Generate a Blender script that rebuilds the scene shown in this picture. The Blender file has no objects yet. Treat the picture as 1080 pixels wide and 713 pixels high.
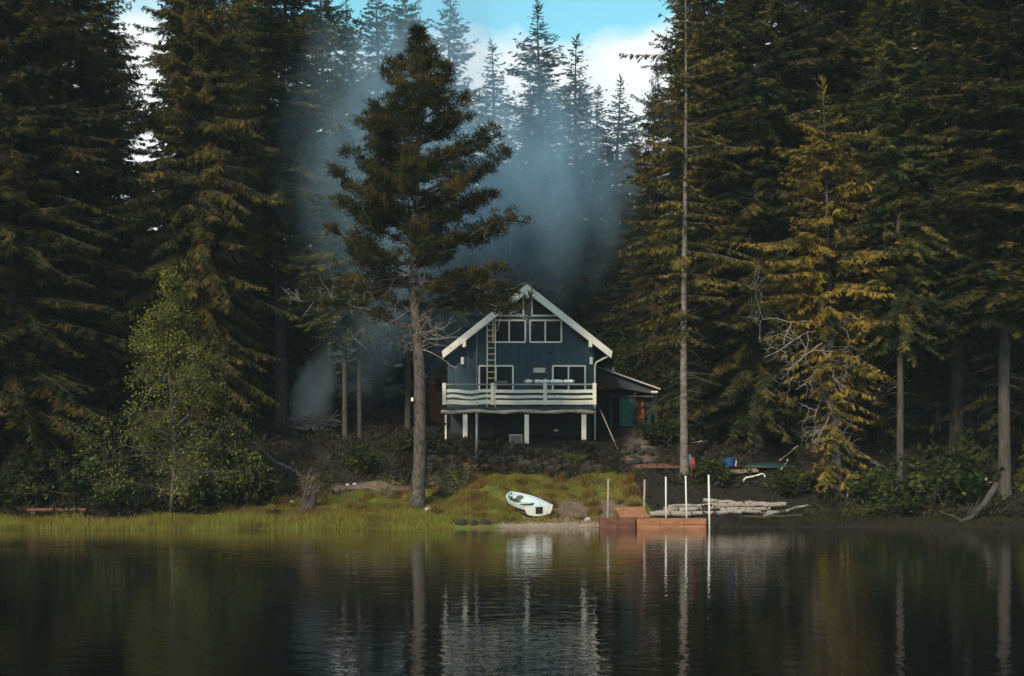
import bpy, math, random
import numpy as np
from mathutils import Vector

random.seed(7)
SC = bpy.context.scene
COL = SC.collection
PI = math.pi
CAM_H, HOR, FPX, CXP = 2.0, 508.0, 1500.0, 540.0

# ------------------------------------------------------------------ layout helpers
def W(px, py, D):
    """point of the place seen at photo pixel (px,py) at distance D"""
    return Vector(((px - CXP) * D / FPX, D, CAM_H + (HOR - py) * D / FPX))

def shore(x):
    return 61.2 + 1.1 * np.tanh(np.asarray(x, float) / 9.0) + 0.35 * np.sin(np.asarray(x) * 0.55) + 0.18 * np.sin(np.asarray(x) * 1.7 + 1)

PT = [-200, -40, -6, -1.5, 0, 1, 4, 8, 11.2, 13, 16, 23, 38, 90, 190, 340]
PZ = [-4, -3, -1.2, -.35, 0, .27, 1.0, 2.25, 3.75, 4.0, 4.35, 5.5, 8.0, 15, 28, 46]
def ground_z(x, y):
    x = np.asarray(x, float); y = np.asarray(y, float)
    t = y - shore(x)
    z = (np.interp(t - .5, PT, PZ) + np.interp(t, PT, PZ) + np.interp(t + .5, PT, PZ)) / 3 - .0
    amp = np.clip(t / 6, 0, 1)
    z = z + amp * (0.10 * np.sin(x * .9 + y * .4) + 0.07 * np.sin(x * 2.1 - y * 1.3 + 2) + 0.05 * np.sin(x * 3.7 + y * 2.9))
    far = np.clip((t - 25) / 60, 0, 1)
    z = z + far * 2.5 * np.sin(x * .05 + 1) * np.sin(y * .04)
    z = z + .04 * np.sin(x * 5.1 + 2 * np.sin(y * 3.)) * amp
    return z
def gz(x, y): return float(ground_z(x, y))

def G(px, py, lo=59., hi=140.):
    """ground point seen at photo pixel (px,py)"""
    D = np.arange(lo, hi, .05)
    X = (px - CXP) * D / FPX
    Y = HOR - (np.maximum(ground_z(X, D), 0) - CAM_H) * FPX / D
    i = int(np.argmax(Y <= py))
    return Vector((X[i], D[i], max(0.0, gz(X[i], D[i]))))

# ------------------------------------------------------------------ object helpers
def tag(o, label=None, cat=None, group=None, kind=None):
    if label: o['label'] = label
    if cat: o['category'] = cat
    if group: o['group'] = group
    if kind: o['kind'] = kind
    return o

def empty(name, loc=(0, 0, 0), label=None, cat=None, group=None):
    o = bpy.data.objects.new(name, None)
    COL.objects.link(o); o.location = loc
    o.empty_display_size = .3
    return tag(o, label, cat, group)

def link(name, me, parent=None, loc=None):
    o = bpy.data.objects.new(name, me); COL.objects.link(o)
    if parent is not None: o.parent = parent
    if loc is not None: o.location = loc
    return o

class MB:
    """collects boxes, bars and tubes; build() links them as one mesh object"""
    def __init__(s): s.v = []; s.f = []
    def add(s, vs, fs):
        b = len(s.v); s.v += [tuple(p) for p in vs]; s.f += [tuple(b + i for i in f) for f in fs]
        return s
    def box(s, x0, x1, y0, y1, z0, z1):
        v = [(x, y, z) for z in (z0, z1) for y in (y0, y1) for x in (x0, x1)]
        return s.add(v, [(0, 2, 3, 1), (4, 5, 7, 6), (0, 1, 5, 4), (2, 6, 7, 3), (0, 4, 6, 2), (1, 3, 7, 5)])
    def bar(s, a, b, w, h, up=(0, 0, 1)):
        a = Vector(a); b = Vector(b); d = (b - a).normalized(); up = Vector(up)
        r = d.cross(up)
        if r.length < 1e-4: r = d.cross(Vector((1, 0, 0)))
        r.normalize(); u = r.cross(d)
        v = []
        for p in (a, b):
            for i, j in ((-1, -1), (1, -1), (1, 1), (-1, 1)):
                v.append(p + r * (i * w / 2) + u * (j * h / 2))
        return s.add(v, [(3, 2, 1, 0), (4, 5, 6, 7), (0, 1, 5, 4), (1, 2, 6, 5), (2, 3, 7, 6), (3, 0, 4, 7)])
    def prism(s, poly, y0, y1):
        """polygon in x,z extruded along y"""
        n = len(poly)
        v = [(p[0], y0, p[1]) for p in poly] + [(p[0], y1, p[1]) for p in poly]
        f = [tuple(range(n)), tuple(range(2 * n - 1, n - 1, -1))]
        f += [(i, i + n, (i + 1) % n + n, (i + 1) % n) for i in range(n)]
        return s.add(v, f)
    def tube(s, pts, rad, k=6, cap=True):
        pts = [Vector(p) for p in pts]; n = len(pts)
        if not hasattr(rad, '__len__'): rad = [rad] * n
        v = []; prev = None
        for i, p in enumerate(pts):
            d = (pts[min(i + 1, n - 1)] - pts[max(i - 1, 0)])
            d = d.normalized() if d.length > 1e-9 else Vector((0, 0, 1))
            if prev is None:
                r = d.cross(Vector((0, 1, .3)));
                if r.length < 1e-3: r = d.cross(Vector((1, 0, 0)))
            else:
                r = prev - d * prev.dot(d)
            r.normalize(); prev = r; u = d.cross(r)
            for j in range(k):
                a = 2 * PI * j / k
                v.append(p + (r * math.cos(a) + u * math.sin(a)) * rad[i])
        f = []
        for i in range(n - 1):
            for j in range(k):
                j2 = (j + 1) % k
                f.append((i * k + j, i * k + j2, (i + 1) * k + j2, (i + 1) * k + j))
        if cap:
            f.append(tuple(range(k - 1, -1, -1))); f.append(tuple(range((n - 1) * k, n * k)))
        return s.add(v, f)
    def mesh(s, name, mat, smooth=False):
        me = bpy.data.meshes.new(name); me.from_pydata(s.v, [], s.f); me.update()
        if mat: me.materials.append(mat)
        if smooth: me.shade_smooth()
        return me
    def build(s, name, mat, parent=None, smooth=False, bevel=0, loc=None):
        o = link(name, s.mesh(name, mat, smooth), parent, loc)
        if bevel:
            m = o.modifiers.new('edge', 'BEVEL'); m.width = bevel; m.segments = 2; m.limit_method = 'ANGLE'
        return o

def np_mesh(name, verts, nv, mat):
    """verts: (n*nv,3) with nv corners per separate face"""
    verts = np.ascontiguousarray(verts, np.float32)
    n = len(verts) // nv
    me = bpy.data.meshes.new(name)
    me.vertices.add(len(verts)); me.vertices.foreach_set('co', verts.ravel())
    me.loops.add(len(verts)); me.loops.foreach_set('vertex_index', np.arange(len(verts), dtype=np.int32))
    me.polygons.add(n)
    me.polygons.foreach_set('loop_start', np.arange(0, n * nv, nv, dtype=np.int32))
    me.update(calc_edges=True)
    if mat: me.materials.append(mat)
    return me

def nrm(a): return a / np.maximum(np.linalg.norm(a, axis=-1, keepdims=True), 1e-9)

def diamonds(P, D, N, L, Wd):
    D = nrm(D); S = nrm(np.cross(D, N)); L = np.asarray(L)[:, None]; Wd = np.asarray(Wd)[:, None]
    m = P + D * L * .45
    out = np.stack([P, m + S * Wd * .5, P + D * L, m - S * Wd * .5], 1)
    return out.reshape(-1, 3)

# ------------------------------------------------------------------ materials
def new_mat(name):
    m = bpy.data.materials.new(name); m.use_nodes = True
    nt = m.node_tree; nt.nodes.clear()
    out = nt.nodes.new('ShaderNodeOutputMaterial')
    return m, nt, out
def nd(nt, t, **k):
    n = nt.nodes.new(t)
    for a, b in k.items(): setattr(n, a, b)
    return n
def noise(nt, vec, scale, detail=4, rough=.6, dist=0.):
    n = nd(nt, 'ShaderNodeTexNoise'); n.inputs['Scale'].default_value = scale
    n.inputs['Detail'].default_value = detail; n.inputs['Roughness'].default_value = rough
    n.inputs['Distortion'].default_value = dist
    if vec is not None: nt.links.new(vec, n.inputs['Vector'])
    return n.outputs['Fac']
def ramp(nt, fac, stops):
    r = nd(nt, 'ShaderNodeValToRGB'); e = r.color_ramp.elements
    while len(e) < len(stops): e.new(.5)
    for i, (p, c) in enumerate(stops):
        e[i].position = p; e[i].color = (*c, 1) if len(c) == 3 else c
    nt.links.new(fac, r.inputs['Fac'])
    return r.outputs['Color']
def mixc(nt, fac, a, b, mode='MIX'):
    m = nd(nt, 'ShaderNodeMix', data_type='RGBA', blend_type=mode)
    for i, v in ((0, fac), (6, a), (7, b)):
        if hasattr(v, 'is_linked') or isinstance(v, bpy.types.NodeSocket): nt.links.new(v, m.inputs[i])
        else: m.inputs[i].default_value = v if i == 0 else (*v, 1)
    return m.outputs[2]
def math_n(nt, op, a, b=None, clamp=False):
    m = nd(nt, 'ShaderNodeMath', operation=op, use_clamp=clamp)
    for i, v in enumerate((a, b)):
        if v is None: continue
        if isinstance(v, bpy.types.NodeSocket): nt.links.new(v, m.inputs[i])
        else: m.inputs[i].default_value = v
    return m.outputs[0]
def mapping(nt, vec, scale):
    m = nd(nt, 'ShaderNodeMapping'); m.inputs['Scale'].default_value = scale
    nt.links.new(vec, m.inputs['Vector']); return m.outputs[0]
def bump(nt, h, strength, dist):
    b = nd(nt, 'ShaderNodeBump'); b.inputs['Strength'].default_value = strength; b.inputs['Distance'].default_value = dist
    nt.links.new(h, b.inputs['Height']); return b.outputs[0]

def surf(name, c1, c2, scale=3., rough=.8, stretch=(1, 1, 1), spots=None, bmp=.3, bdist=.02, metal=0., detail=6):
    m, nt, out = new_mat(name)
    tc = nd(nt, 'ShaderNodeTexCoord').outputs['Object']
    v = mapping(nt, tc, stretch)
    f = noise(nt, v, scale, detail, .65)
    col = ramp(nt, f, [(.32, c1), (.68, c2)])
    if spots:
        f2 = noise(nt, v, scale * spots[2], 5, .7)
        mk = ramp(nt, f2, [(spots[1], (0, 0, 0)), (spots[1] + .08, (1, 1, 1))])
        col = mixc(nt, mk, col, spots[0])
    p = nd(nt, 'ShaderNodeBsdfPrincipled'); p.inputs['Roughness'].default_value = rough
    p.inputs['Metallic'].default_value = metal
    p.inputs['Specular IOR Level'].default_value = .3
    nt.links.new(col, p.inputs['Base Color'])
    if bmp: nt.links.new(bump(nt, f, bmp, bdist), p.inputs['Normal'])
    nt.links.new(p.outputs[0], out.inputs[0])
    return m

def foliage(name, dark, mid, light, scale=.45, transl=.25, var=.35):
    m, nt, out = new_mat(name)
    tc = nd(nt, 'ShaderNodeTexCoord').outputs['Object']
    f = noise(nt, tc, scale, 3, .6)
    col = ramp(nt, f, [(.34, dark), (.5, mid), (.68, light)])
    geo = nd(nt, 'ShaderNodeNewGeometry').outputs['Random Per Island']
    oi = nd(nt, 'ShaderNodeObjectInfo').outputs['Random']
    h = nd(nt, 'ShaderNodeHueSaturation')
    a = math_n(nt, 'MULTIPLY_ADD', geo, var * 2); nt.nodes[-1].inputs[2].default_value = 1 - var
    b = math_n(nt, 'MULTIPLY_ADD', oi, .5); nt.nodes[-1].inputs[2].default_value = .75
    nt.links.new(math_n(nt, 'MULTIPLY', a, b), h.inputs['Value'])
    hue = math_n(nt, 'MULTIPLY_ADD', oi, .03); nt.nodes[-1].inputs[2].default_value = .483
    nt.links.new(hue, h.inputs['Hue'])
    nt.links.new(col, h.inputs['Color'])
    d = nd(nt, 'ShaderNodeBsdfDiffuse'); t = nd(nt, 'ShaderNodeBsdfTranslucent')
    nt.links.new(h.outputs[0], d.inputs[0]); nt.links.new(h.outputs[0], t.inputs[0])
    mx = nd(nt, 'ShaderNodeMixShader'); mx.inputs[0].default_value = transl
    nt.links.new(d.outputs[0], mx.inputs[1]); nt.links.new(t.outputs[0], mx.inputs[2])
    nt.links.new(mx.outputs[0], out.inputs[0])
    return m

M = {}
M['bark'] = surf('dark bark', (.030, .025, .020), (.085, .072, .058), 2.2, .95, (3, 3, .6), bmp=.8, bdist=.05)
M['bark_grey'] = surf('pale mottled bark', (.06, .048, .040), (.21, .18, .155), 3.5, .9, (1.2, 1.2, 2.2), spots=((.05, .042, .035), .56, 1.3), bmp=.6, bdist=.03)
M['bark_pine'] = surf('rough pine bark', (.035, .028, .024), (.12, .10, .085), 3.5, .95, (1.5, 1.5, .9), spots=((.016, .013, .011), .53, 1.3), bmp=.8, bdist=.05)
M['deadwood'] = surf('bare grey twigs', (.12, .105, .095), (.28, .25, .225), 4, .9, (2, 2, 2))
M['fir'] = foliage('fir needles', (.015, .025, .013), (.050, .052, .018), (.155, .118, .028), .42)
M['fir_gold'] = foliage('golden brown needles', (.022, .028, .013), (.068, .060, .020), (.155, .112, .033), .45)
M['airy'] = foliage('rusty olive needles', (.03, .035, .012), (.095, .078, .020), (.20, .135, .032), .6)
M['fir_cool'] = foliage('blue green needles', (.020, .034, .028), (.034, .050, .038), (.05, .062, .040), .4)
M['pine'] = foliage('pine needles', (.014, .021, .010), (.036, .039, .014), (.11, .082, .024), .8)
M['moss'] = foliage('mossy gold needles', (.050, .043, .013), (.160, .118, .023), (.32, .205, .034), .7)
M['alder'] = foliage('yellow green leaves', (.055, .068, .018), (.125, .135, .030), (.24, .22, .045), .8, .35)
M['shrub'] = foliage('dark green leaves', (.016, .024, .010), (.034, .044, .014), (.085, .080, .022), .9)
M['shrub_dry'] = foliage('dry yellow stems', (.09, .06, .02), (.16, .11, .03), (.24, .17, .04), 1.2)
M['grass'] = foliage('short lawn grass', (.13, .085, .032), (.185, .145, .034), (.115, .150, .030), .42, .35)
M['reed'] = foliage('yellow green reeds', (.17, .16, .04), (.30, .28, .055), (.23, .28, .06), .6, .35)
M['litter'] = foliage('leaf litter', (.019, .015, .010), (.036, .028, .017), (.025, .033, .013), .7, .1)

# ------------------------------------------------------------------ trees
def conifer_mesh(seed, H, wid, cb, nb=5, droop=.35, tw=.95, ragged=.45, mat='fir', gap=.55, dead=10, bark='bark',
                 hang=.25, prof=.8, r0=None, space=.24, up=.35, density=7, lean=0., hwf=None):
    rng = np.random.default_rng(seed)
    wood = MB(); limbs = MB() if bark != 'bark' else wood
    r0 = r0 or H * .0115
    ph = rng.uniform(0, 6.28, 2)
    def axis(z): return np.array([lean * z + .012 * H * math.sin(z * .12 + ph[0]) * z / H, .012 * H * math.sin(z * .10 + ph[1]) * z / H, z])
    zs = [0, .4, 1.2] + list(np.linspace(3, H, 12))
    wood.tube([axis(z) for z in zs], [max(.02, r0 * (1 - z / H) ** .9 * (1.45 if z < .1 else 1.15 if z < .6 else 1)) for z in zs], 8)
    P = []; Dd = []; N = []; L = []; Wd = []
    z = cb
    def branch(z, u, Lb, az, foliaged=True):
        ca, sa = math.cos(az), math.sin(az)
        Rd = np.array([ca, sa, 0.]); B = np.array([-sa, ca, 0.])
        p0 = up * (u * 1.6 - .35) + rng.normal(0, .08)
        dr = droop * (1 - .6 * u) + rng.normal(0, .06); tip = .16 + rng.normal(0, .05)
        o = axis(z)
        bend = rng.normal(0, .10)
        def pos(s): return o + Rd * (Lb * s)[:, None] + B * (Lb * bend * s * s)[:, None] + np.array([0, 0, 1.]) * (Lb * (p0 * s - dr * s ** 2 + tip * s ** 4))[:, None]
        pts = pos(np.array([0, .25, .5, .75, .95]))
        rr = .010 + .0065 * Lb
        limbs.tube(pts, [rr, rr * .8, rr * .6, rr * .4, rr * .2], 3, False)
        if not foliaged: return
        n = max(3, int(Lb / space))
        s = (np.arange(n) + rng.uniform(0, 1, n)) / n * .92 + .08
        s = s[(s > .12) | (rng.uniform(size=n) < .3)]
        for sd in (-1, 1, 0):
            ss = np.clip(s + rng.uniform(-.03, .03, len(s)), .05, 1)
            b = pos(ss); T = nrm(pos(ss + .02) - b)
            lt = tw * .84 * (.32 + .68 * (1 - ss) ** .8) * min(1., .25 + Lb * .22) * min(1., .30 + (1 - u) * 5) * rng.uniform(.6, 1.25, len(ss))
            ang = rng.uniform(.7, 1.15, len(ss))[:, None]
            if sd == 0: lt = lt * .55; ang = ang * 0 + .5
            d = nrm(T * np.cos(ang) + (sd * B if sd else np.array([0, 0, .7]) + B * rng.normal(0, .5, (len(ss), 1))) * np.sin(ang) + np.array([0, 0, -1.]) * (hang * rng.uniform(.2, 1.6, len(ss)))[:, None])
            up_ = nrm(np.array([0, 0, 1.]) + rng.normal(0, .45, (len(ss), 3)))
            P.append(b); Dd.append(d); N.append(up_); L.append(lt); Wd.append(.055 + .06 * lt)
            S = nrm(np.cross(d, up_))
            for fr in ((.12, .28, .44, .6, .78) if density >= 7 else (.4,)):
                for q in (-1, 1):
                    bb = b + d * (lt * fr)[:, None]
                    dd = nrm(d * .75 + q * S * .65 + np.array([0, 0, -1.]) * (hang * rng.uniform(.0, 1.4, len(ss)))[:, None])
                    P.append(bb); Dd.append(dd); N.append(nrm(up_ + rng.normal(0, .5, up_.shape)))
                    ll = lt * (.62 - .35 * fr) * rng.uniform(.7, 1.3, len(ss)); L.append(ll); Wd.append(.035 + .085 * ll)
    while z < H * .985:
        u = (z - cb) / (H - cb)
        Lm = wid * (1 - u) ** prof * min(1, .62 + u * 2.2)
        k = max(3, int(round(nb * (1 - .35 * u) + rng.uniform(-1, 1))))
        a0 = rng.uniform(0, 6.28)
        if hwf: Lm = hwf(z)
        clump = 1 + .22 * math.sin(z * 1.3 + ph[0]) * (ragged > .3)
        for i in range(k):
            branch(z + rng.uniform(-.2, .2), u, max(.25, Lm * clump * rng.uniform(1 - ragged, 1.12)), a0 + i * 6.283 / k + rng.normal(0, .3))
        z += gap * (1 - .45 * u) * rng.uniform(.7, 1.3)
    for i in range(6):
        branch(H * .985, 1, .3, i * 1.05)
    for i in range(dead):
        branch(rng.uniform(.35, 1) * cb + .5, .1, wid * rng.uniform(.15, .5), rng.uniform(0, 6.28), False)
    for i in range(14):
        P.append(axis(H - .05 - .07 * i)[None]); Dd.append(nrm(np.array([[rng.normal(0, .35 + .02 * i), rng.normal(0, .35 + .02 * i), 1]])))
        N.append(nrm(rng.normal(0, 1, (1, 3)))); L.append(np.array([.55])); Wd.append(np.array([.09]))
    V = diamonds(np.concatenate(P), np.concatenate(Dd), np.concatenate(N), np.concatenate(L), np.concatenate(Wd))
    return (wood.mesh('trunk', M[bark], True), np_mesh('crown', V, 4, M[mat])) + ((limbs.mesh('branches', M['bark']),) if limbs is not wood else ())

def tuft(P, n, rng, ln, w, upb=.6):
    """n needle clumps round every point"""
    m = len(P)
    d = rng.normal(0, 1, (m, n, 3)); d[..., 2] += upb; d = nrm(d)
    b = P[:, None, :] + d * .04 + rng.normal(0, ln * .35, (m, n, 3)) * np.array([1, 1, .55])
    l = rng.uniform(.6, 1.25, (m, n)) * ln
    N = nrm(rng.normal(0, 1, (m, n, 3)))
    return diamonds(b.reshape(-1, 3), d.reshape(-1, 3), N.reshape(-1, 3), l.ravel(), l.ravel() * w)

def bare_limb(mb, p, d, L, r, depth, rng, curl=.35, ends=None, k=4, split=(2, 4), grav=0., shrink=(.5, .75)):
    p = np.array(p, float); d = np.array(d, float)
    n = 4; pts = [p.copy()]; rad = [r]
    kids = []
    for i in range(n):
        d = nrm(d + rng.normal(0, curl * .45, 3) + np.array([0, 0, grav]))
        p = p + d * L / n; pts.append(p.copy()); rad.append(r * (1 - .6 * (i + 1) / n))
        if i >= 0: kids.append((p.copy(), d.copy(), rad[-1]))
    mb.tube(pts, rad, k, False)
    if ends is not None: ends.append((p.copy(), d.copy(), depth))
    if depth > 0:
        for j in range(rng.integers(split[0], split[1] + 1)):
            q, dd, rr = kids[rng.integers(0, len(kids))]
            nd_ = nrm(dd + rng.normal(0, .75, 3))
            bare_limb(mb, q, nd_, L * rng.uniform(*shrink), max(.008, rr * .7), depth - 1, rng, curl, ends, k, split, grav, shrink)

def copy_thing(root, loc, scale, rz, label, group=None, name=None):
    r = root.copy(); COL.objects.link(r)
    if name: r.name = name
    r.location = loc; r.scale = scale; r.rotation_euler = (0, 0, rz); r['label'] = label
    if group: r['group'] = group
    for ch in root.children:
        c = ch.copy(); COL.objects.link(c); c.parent = r
    return r

PROTO = {}
def proto(key, name, H, meshes):
    PROTO[key] = dict(name=name, H=H, meshes=meshes, root=None)
proto('dense', 'fir_tree', 40, conifer_mesh(1, 40, 8.2, 2.5, 7, .40, 1.35, .45, 'fir', .46, prof=.62))
proto('dense2', 'fir_tree', 38, conifer_mesh(2, 38, 7.6, 2.5, 7, .50, 1.3, .42, 'fir', .48, hang=.5, prof=.6))
proto('gold', 'hemlock_tree', 38, conifer_mesh(3, 38, 7.6, 2.5, 7, .55, 1.35, .45, 'fir_gold', .48, hang=.65, prof=.6))
proto('gold2', 'hemlock_tree', 36, conifer_mesh(4, 36, 7.0, 4.0, 6, .45, 1.3, .5, 'fir_gold', .48, hang=.45, prof=.6))
proto('high', 'fir_tree', 40, conifer_mesh(5, 40, 7.0, 10.0, 7, .40, 1.3, .45, 'fir', .46, dead=30, prof=.6, r0=.36))
proto('high2', 'fir_tree', 40, conifer_mesh(6, 40, 6.4, 12.5, 6, .45, 1.3, .5, 'fir_gold', .48, dead=34, prof=.6))
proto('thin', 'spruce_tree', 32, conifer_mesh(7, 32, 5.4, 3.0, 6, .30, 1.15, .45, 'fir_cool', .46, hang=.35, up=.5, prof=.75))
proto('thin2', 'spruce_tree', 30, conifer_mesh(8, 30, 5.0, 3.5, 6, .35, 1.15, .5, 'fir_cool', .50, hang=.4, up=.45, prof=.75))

FOREST = 'conifers of the forest around the cabin'
def plant(key, px, top, D, wsc, label, hazy=None):
    pr = PROTO[key]
    x = (px - CXP) * D / FPX
    z0 = gz(x, D)
    ztop = CAM_H + (HOR - top) * D / FPX
    s = (ztop - z0) / pr['H']
    loc = (x, D, z0 - .12); sc = (s * wsc, s * wsc, s); rz = random.uniform(0, 6.28)
    if pr['root'] is None:
        r = empty(pr['name'], loc, label, 'tree', FOREST); r.scale = sc; r.rotation_euler = (0, 0, rz)
        link('trunk', pr['meshes'][0], r); link('crown', pr['meshes'][1], r)
        pr['root'] = r
        return r
    return copy_thing(pr['root'], loc, sc, rz, label, FOREST, pr['name'])

for row in [
    # left of the cabin
    ('dense', -75, -230, 69, 1.0, 'huge dark fir at the far left edge, half cut off by the frame'),
    ('dense2', 12, -230, 67, 1.1, 'tall dark green fir at the left shore behind the low plank bench'),
    ('dense', 72, -120, 74, 1.0, 'broad dark fir between the plank bench and the yellow-green leafy tree'),
    ('gold', 112, -45, 84, 1.0, 'conifer with a yellowish brown top left of the slit of sky'),
    ('gold', 208, -190, 72, .86, 'brown-gold drooping hemlock just right of the leafy yellow-green tree'),
    ('dense2', 258, -170, 91, .9, 'very tall dark fir between the brown hemlock and the smoke'),
    ('high2', 297, -160, 79.3, .95, 'dark fir whose bare trunk edges the left side of the rising smoke'),
    ('dense', 150, 168, 92, .8, 'shorter dark fir below the slit of sky at the upper left'),
    ('dense2', 30, -90, 90, 1.0, 'dark fir standing deep in the woods behind the left shore firs'),
    ('dense', 322, 60, 101, .9, 'fir deep in the woods right of the plume trunk, behind the smoke'),
    ('dense2', 200, -50, 97, 1.0, 'fir deep in the woods right of the slit of sky'),
    ('dense', 248, -20, 99, .9, 'fir deep behind the tall dark fir beside the smoke'),
    ('high2', 340, -70, 84, .9, 'smoke-veiled fir standing over the base of the plume'),
    ('high', 364, -10, 75, .72, 'slim fir with straight bare trunk, left of a close pair'),
    ('high2', 379, 60, 76, .70, 'slim fir with slightly leaning bare trunk, right of a close pair'),
    ('high', 430, -30, 79, .85, 'thick dark trunked fir directly behind the big lakeside pine'),
    # middle, veiled
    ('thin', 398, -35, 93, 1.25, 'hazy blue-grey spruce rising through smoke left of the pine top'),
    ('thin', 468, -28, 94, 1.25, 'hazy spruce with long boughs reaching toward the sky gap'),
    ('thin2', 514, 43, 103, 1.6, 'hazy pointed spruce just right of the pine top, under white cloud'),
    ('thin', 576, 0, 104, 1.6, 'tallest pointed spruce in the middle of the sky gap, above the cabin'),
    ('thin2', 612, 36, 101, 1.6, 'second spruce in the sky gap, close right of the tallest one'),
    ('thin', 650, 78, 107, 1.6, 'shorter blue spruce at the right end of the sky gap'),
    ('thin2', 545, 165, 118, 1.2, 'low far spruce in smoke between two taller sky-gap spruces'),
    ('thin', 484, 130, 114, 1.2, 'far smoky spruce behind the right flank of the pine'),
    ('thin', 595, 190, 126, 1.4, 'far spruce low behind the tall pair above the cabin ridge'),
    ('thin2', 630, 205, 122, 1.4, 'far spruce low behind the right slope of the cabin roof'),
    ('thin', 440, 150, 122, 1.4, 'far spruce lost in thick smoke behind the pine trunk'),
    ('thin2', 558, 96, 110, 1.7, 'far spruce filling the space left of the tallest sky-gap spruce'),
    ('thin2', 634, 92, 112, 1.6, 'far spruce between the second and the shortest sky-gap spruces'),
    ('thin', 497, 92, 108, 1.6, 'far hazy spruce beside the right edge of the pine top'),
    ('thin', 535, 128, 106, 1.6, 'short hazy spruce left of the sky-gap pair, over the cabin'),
    ('dense', 590, 245, 98, 1.3, 'dark low fir filling the gap over the right half of the cabin roof'),
    ('dense2', 545, 265, 97, 1.3, 'dark low fir touching the tip of the cabin gable'),
    ('dense', 640, 235, 99, 1.2, 'dark low fir over the right eave of the cabin'),
    ('dense2', 490, 265, 99, 1.2, 'dark low fir over the left eave of the cabin'),
    ('dense', 668, 120, 97, .8, 'dark fir behind the lean-to shed, left of the pale trunk'),
    ('dense2', 560, 235, 111, 1.1, 'dark low fir right behind the cabin roof peak'),
    ('dense', 520, 255, 106, 1.1, 'dark low fir behind the left roof slope of the cabin'),
    ('dense2', 615, 262, 108, 1.1, 'dark low fir behind the right roof slope of the cabin'),
    # right of the cabin
    ('gold2', 690, 60, 91, .62, 'rusty brown hemlock right behind the tree with the pale trunk'),
    ('dense', 752, -60, 80, .85, 'dark fir right of the pale trunk, above the driftwood logs'),
    ('dense2', 798, -190, 74, 1.0, 'tall dark fir between the pale trunk and the golden mossy tree'),
    ('gold2', 846, -110, 83, 1.0, 'brownish hemlock behind the left side of the golden mossy tree'),
    ('dense', 905, -220, 76, 1.05, 'very tall dark fir right behind the golden mossy tree'),
    ('high', 949, -160, 67.5, .66, 'fir with slender straight trunk close to the right bank'),
    ('gold2', 985, -60, 83, 1.0, 'brownish hemlock between the slender trunk and the grey trunk'),
    ('high2', 1008, -210, 73, .95, 'fir with grey bare trunk set back between two darker trunks'),
    ('high', 1060, -250, 67, 1.0, 'massive fir with thick trunk beside the forked driftwood stump'),
    ('gold', 1112, -190, 72, 1.0, 'drooping hemlock at the far right edge, half outside the frame'),
    ('dense2', 722, -60, 96, .9, 'fir deep in the woods behind the rusty hemlock'),
    ('dense', 775, -90, 99, 1.0, 'fir deep in the woods above the driftwood pile'),
    ('dense2', 872, -110, 96, 1.0, 'fir deep in the woods behind the golden mossy tree'),
    ('dense', 940, -130, 94, 1.0, 'fir deep in the woods behind the slender right-bank trunk'),
    ('dense2', 1040, -120, 90, 1.0, 'fir deep in the woods left of the massive right trunk'),
]:
    plant(*row)

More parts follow.
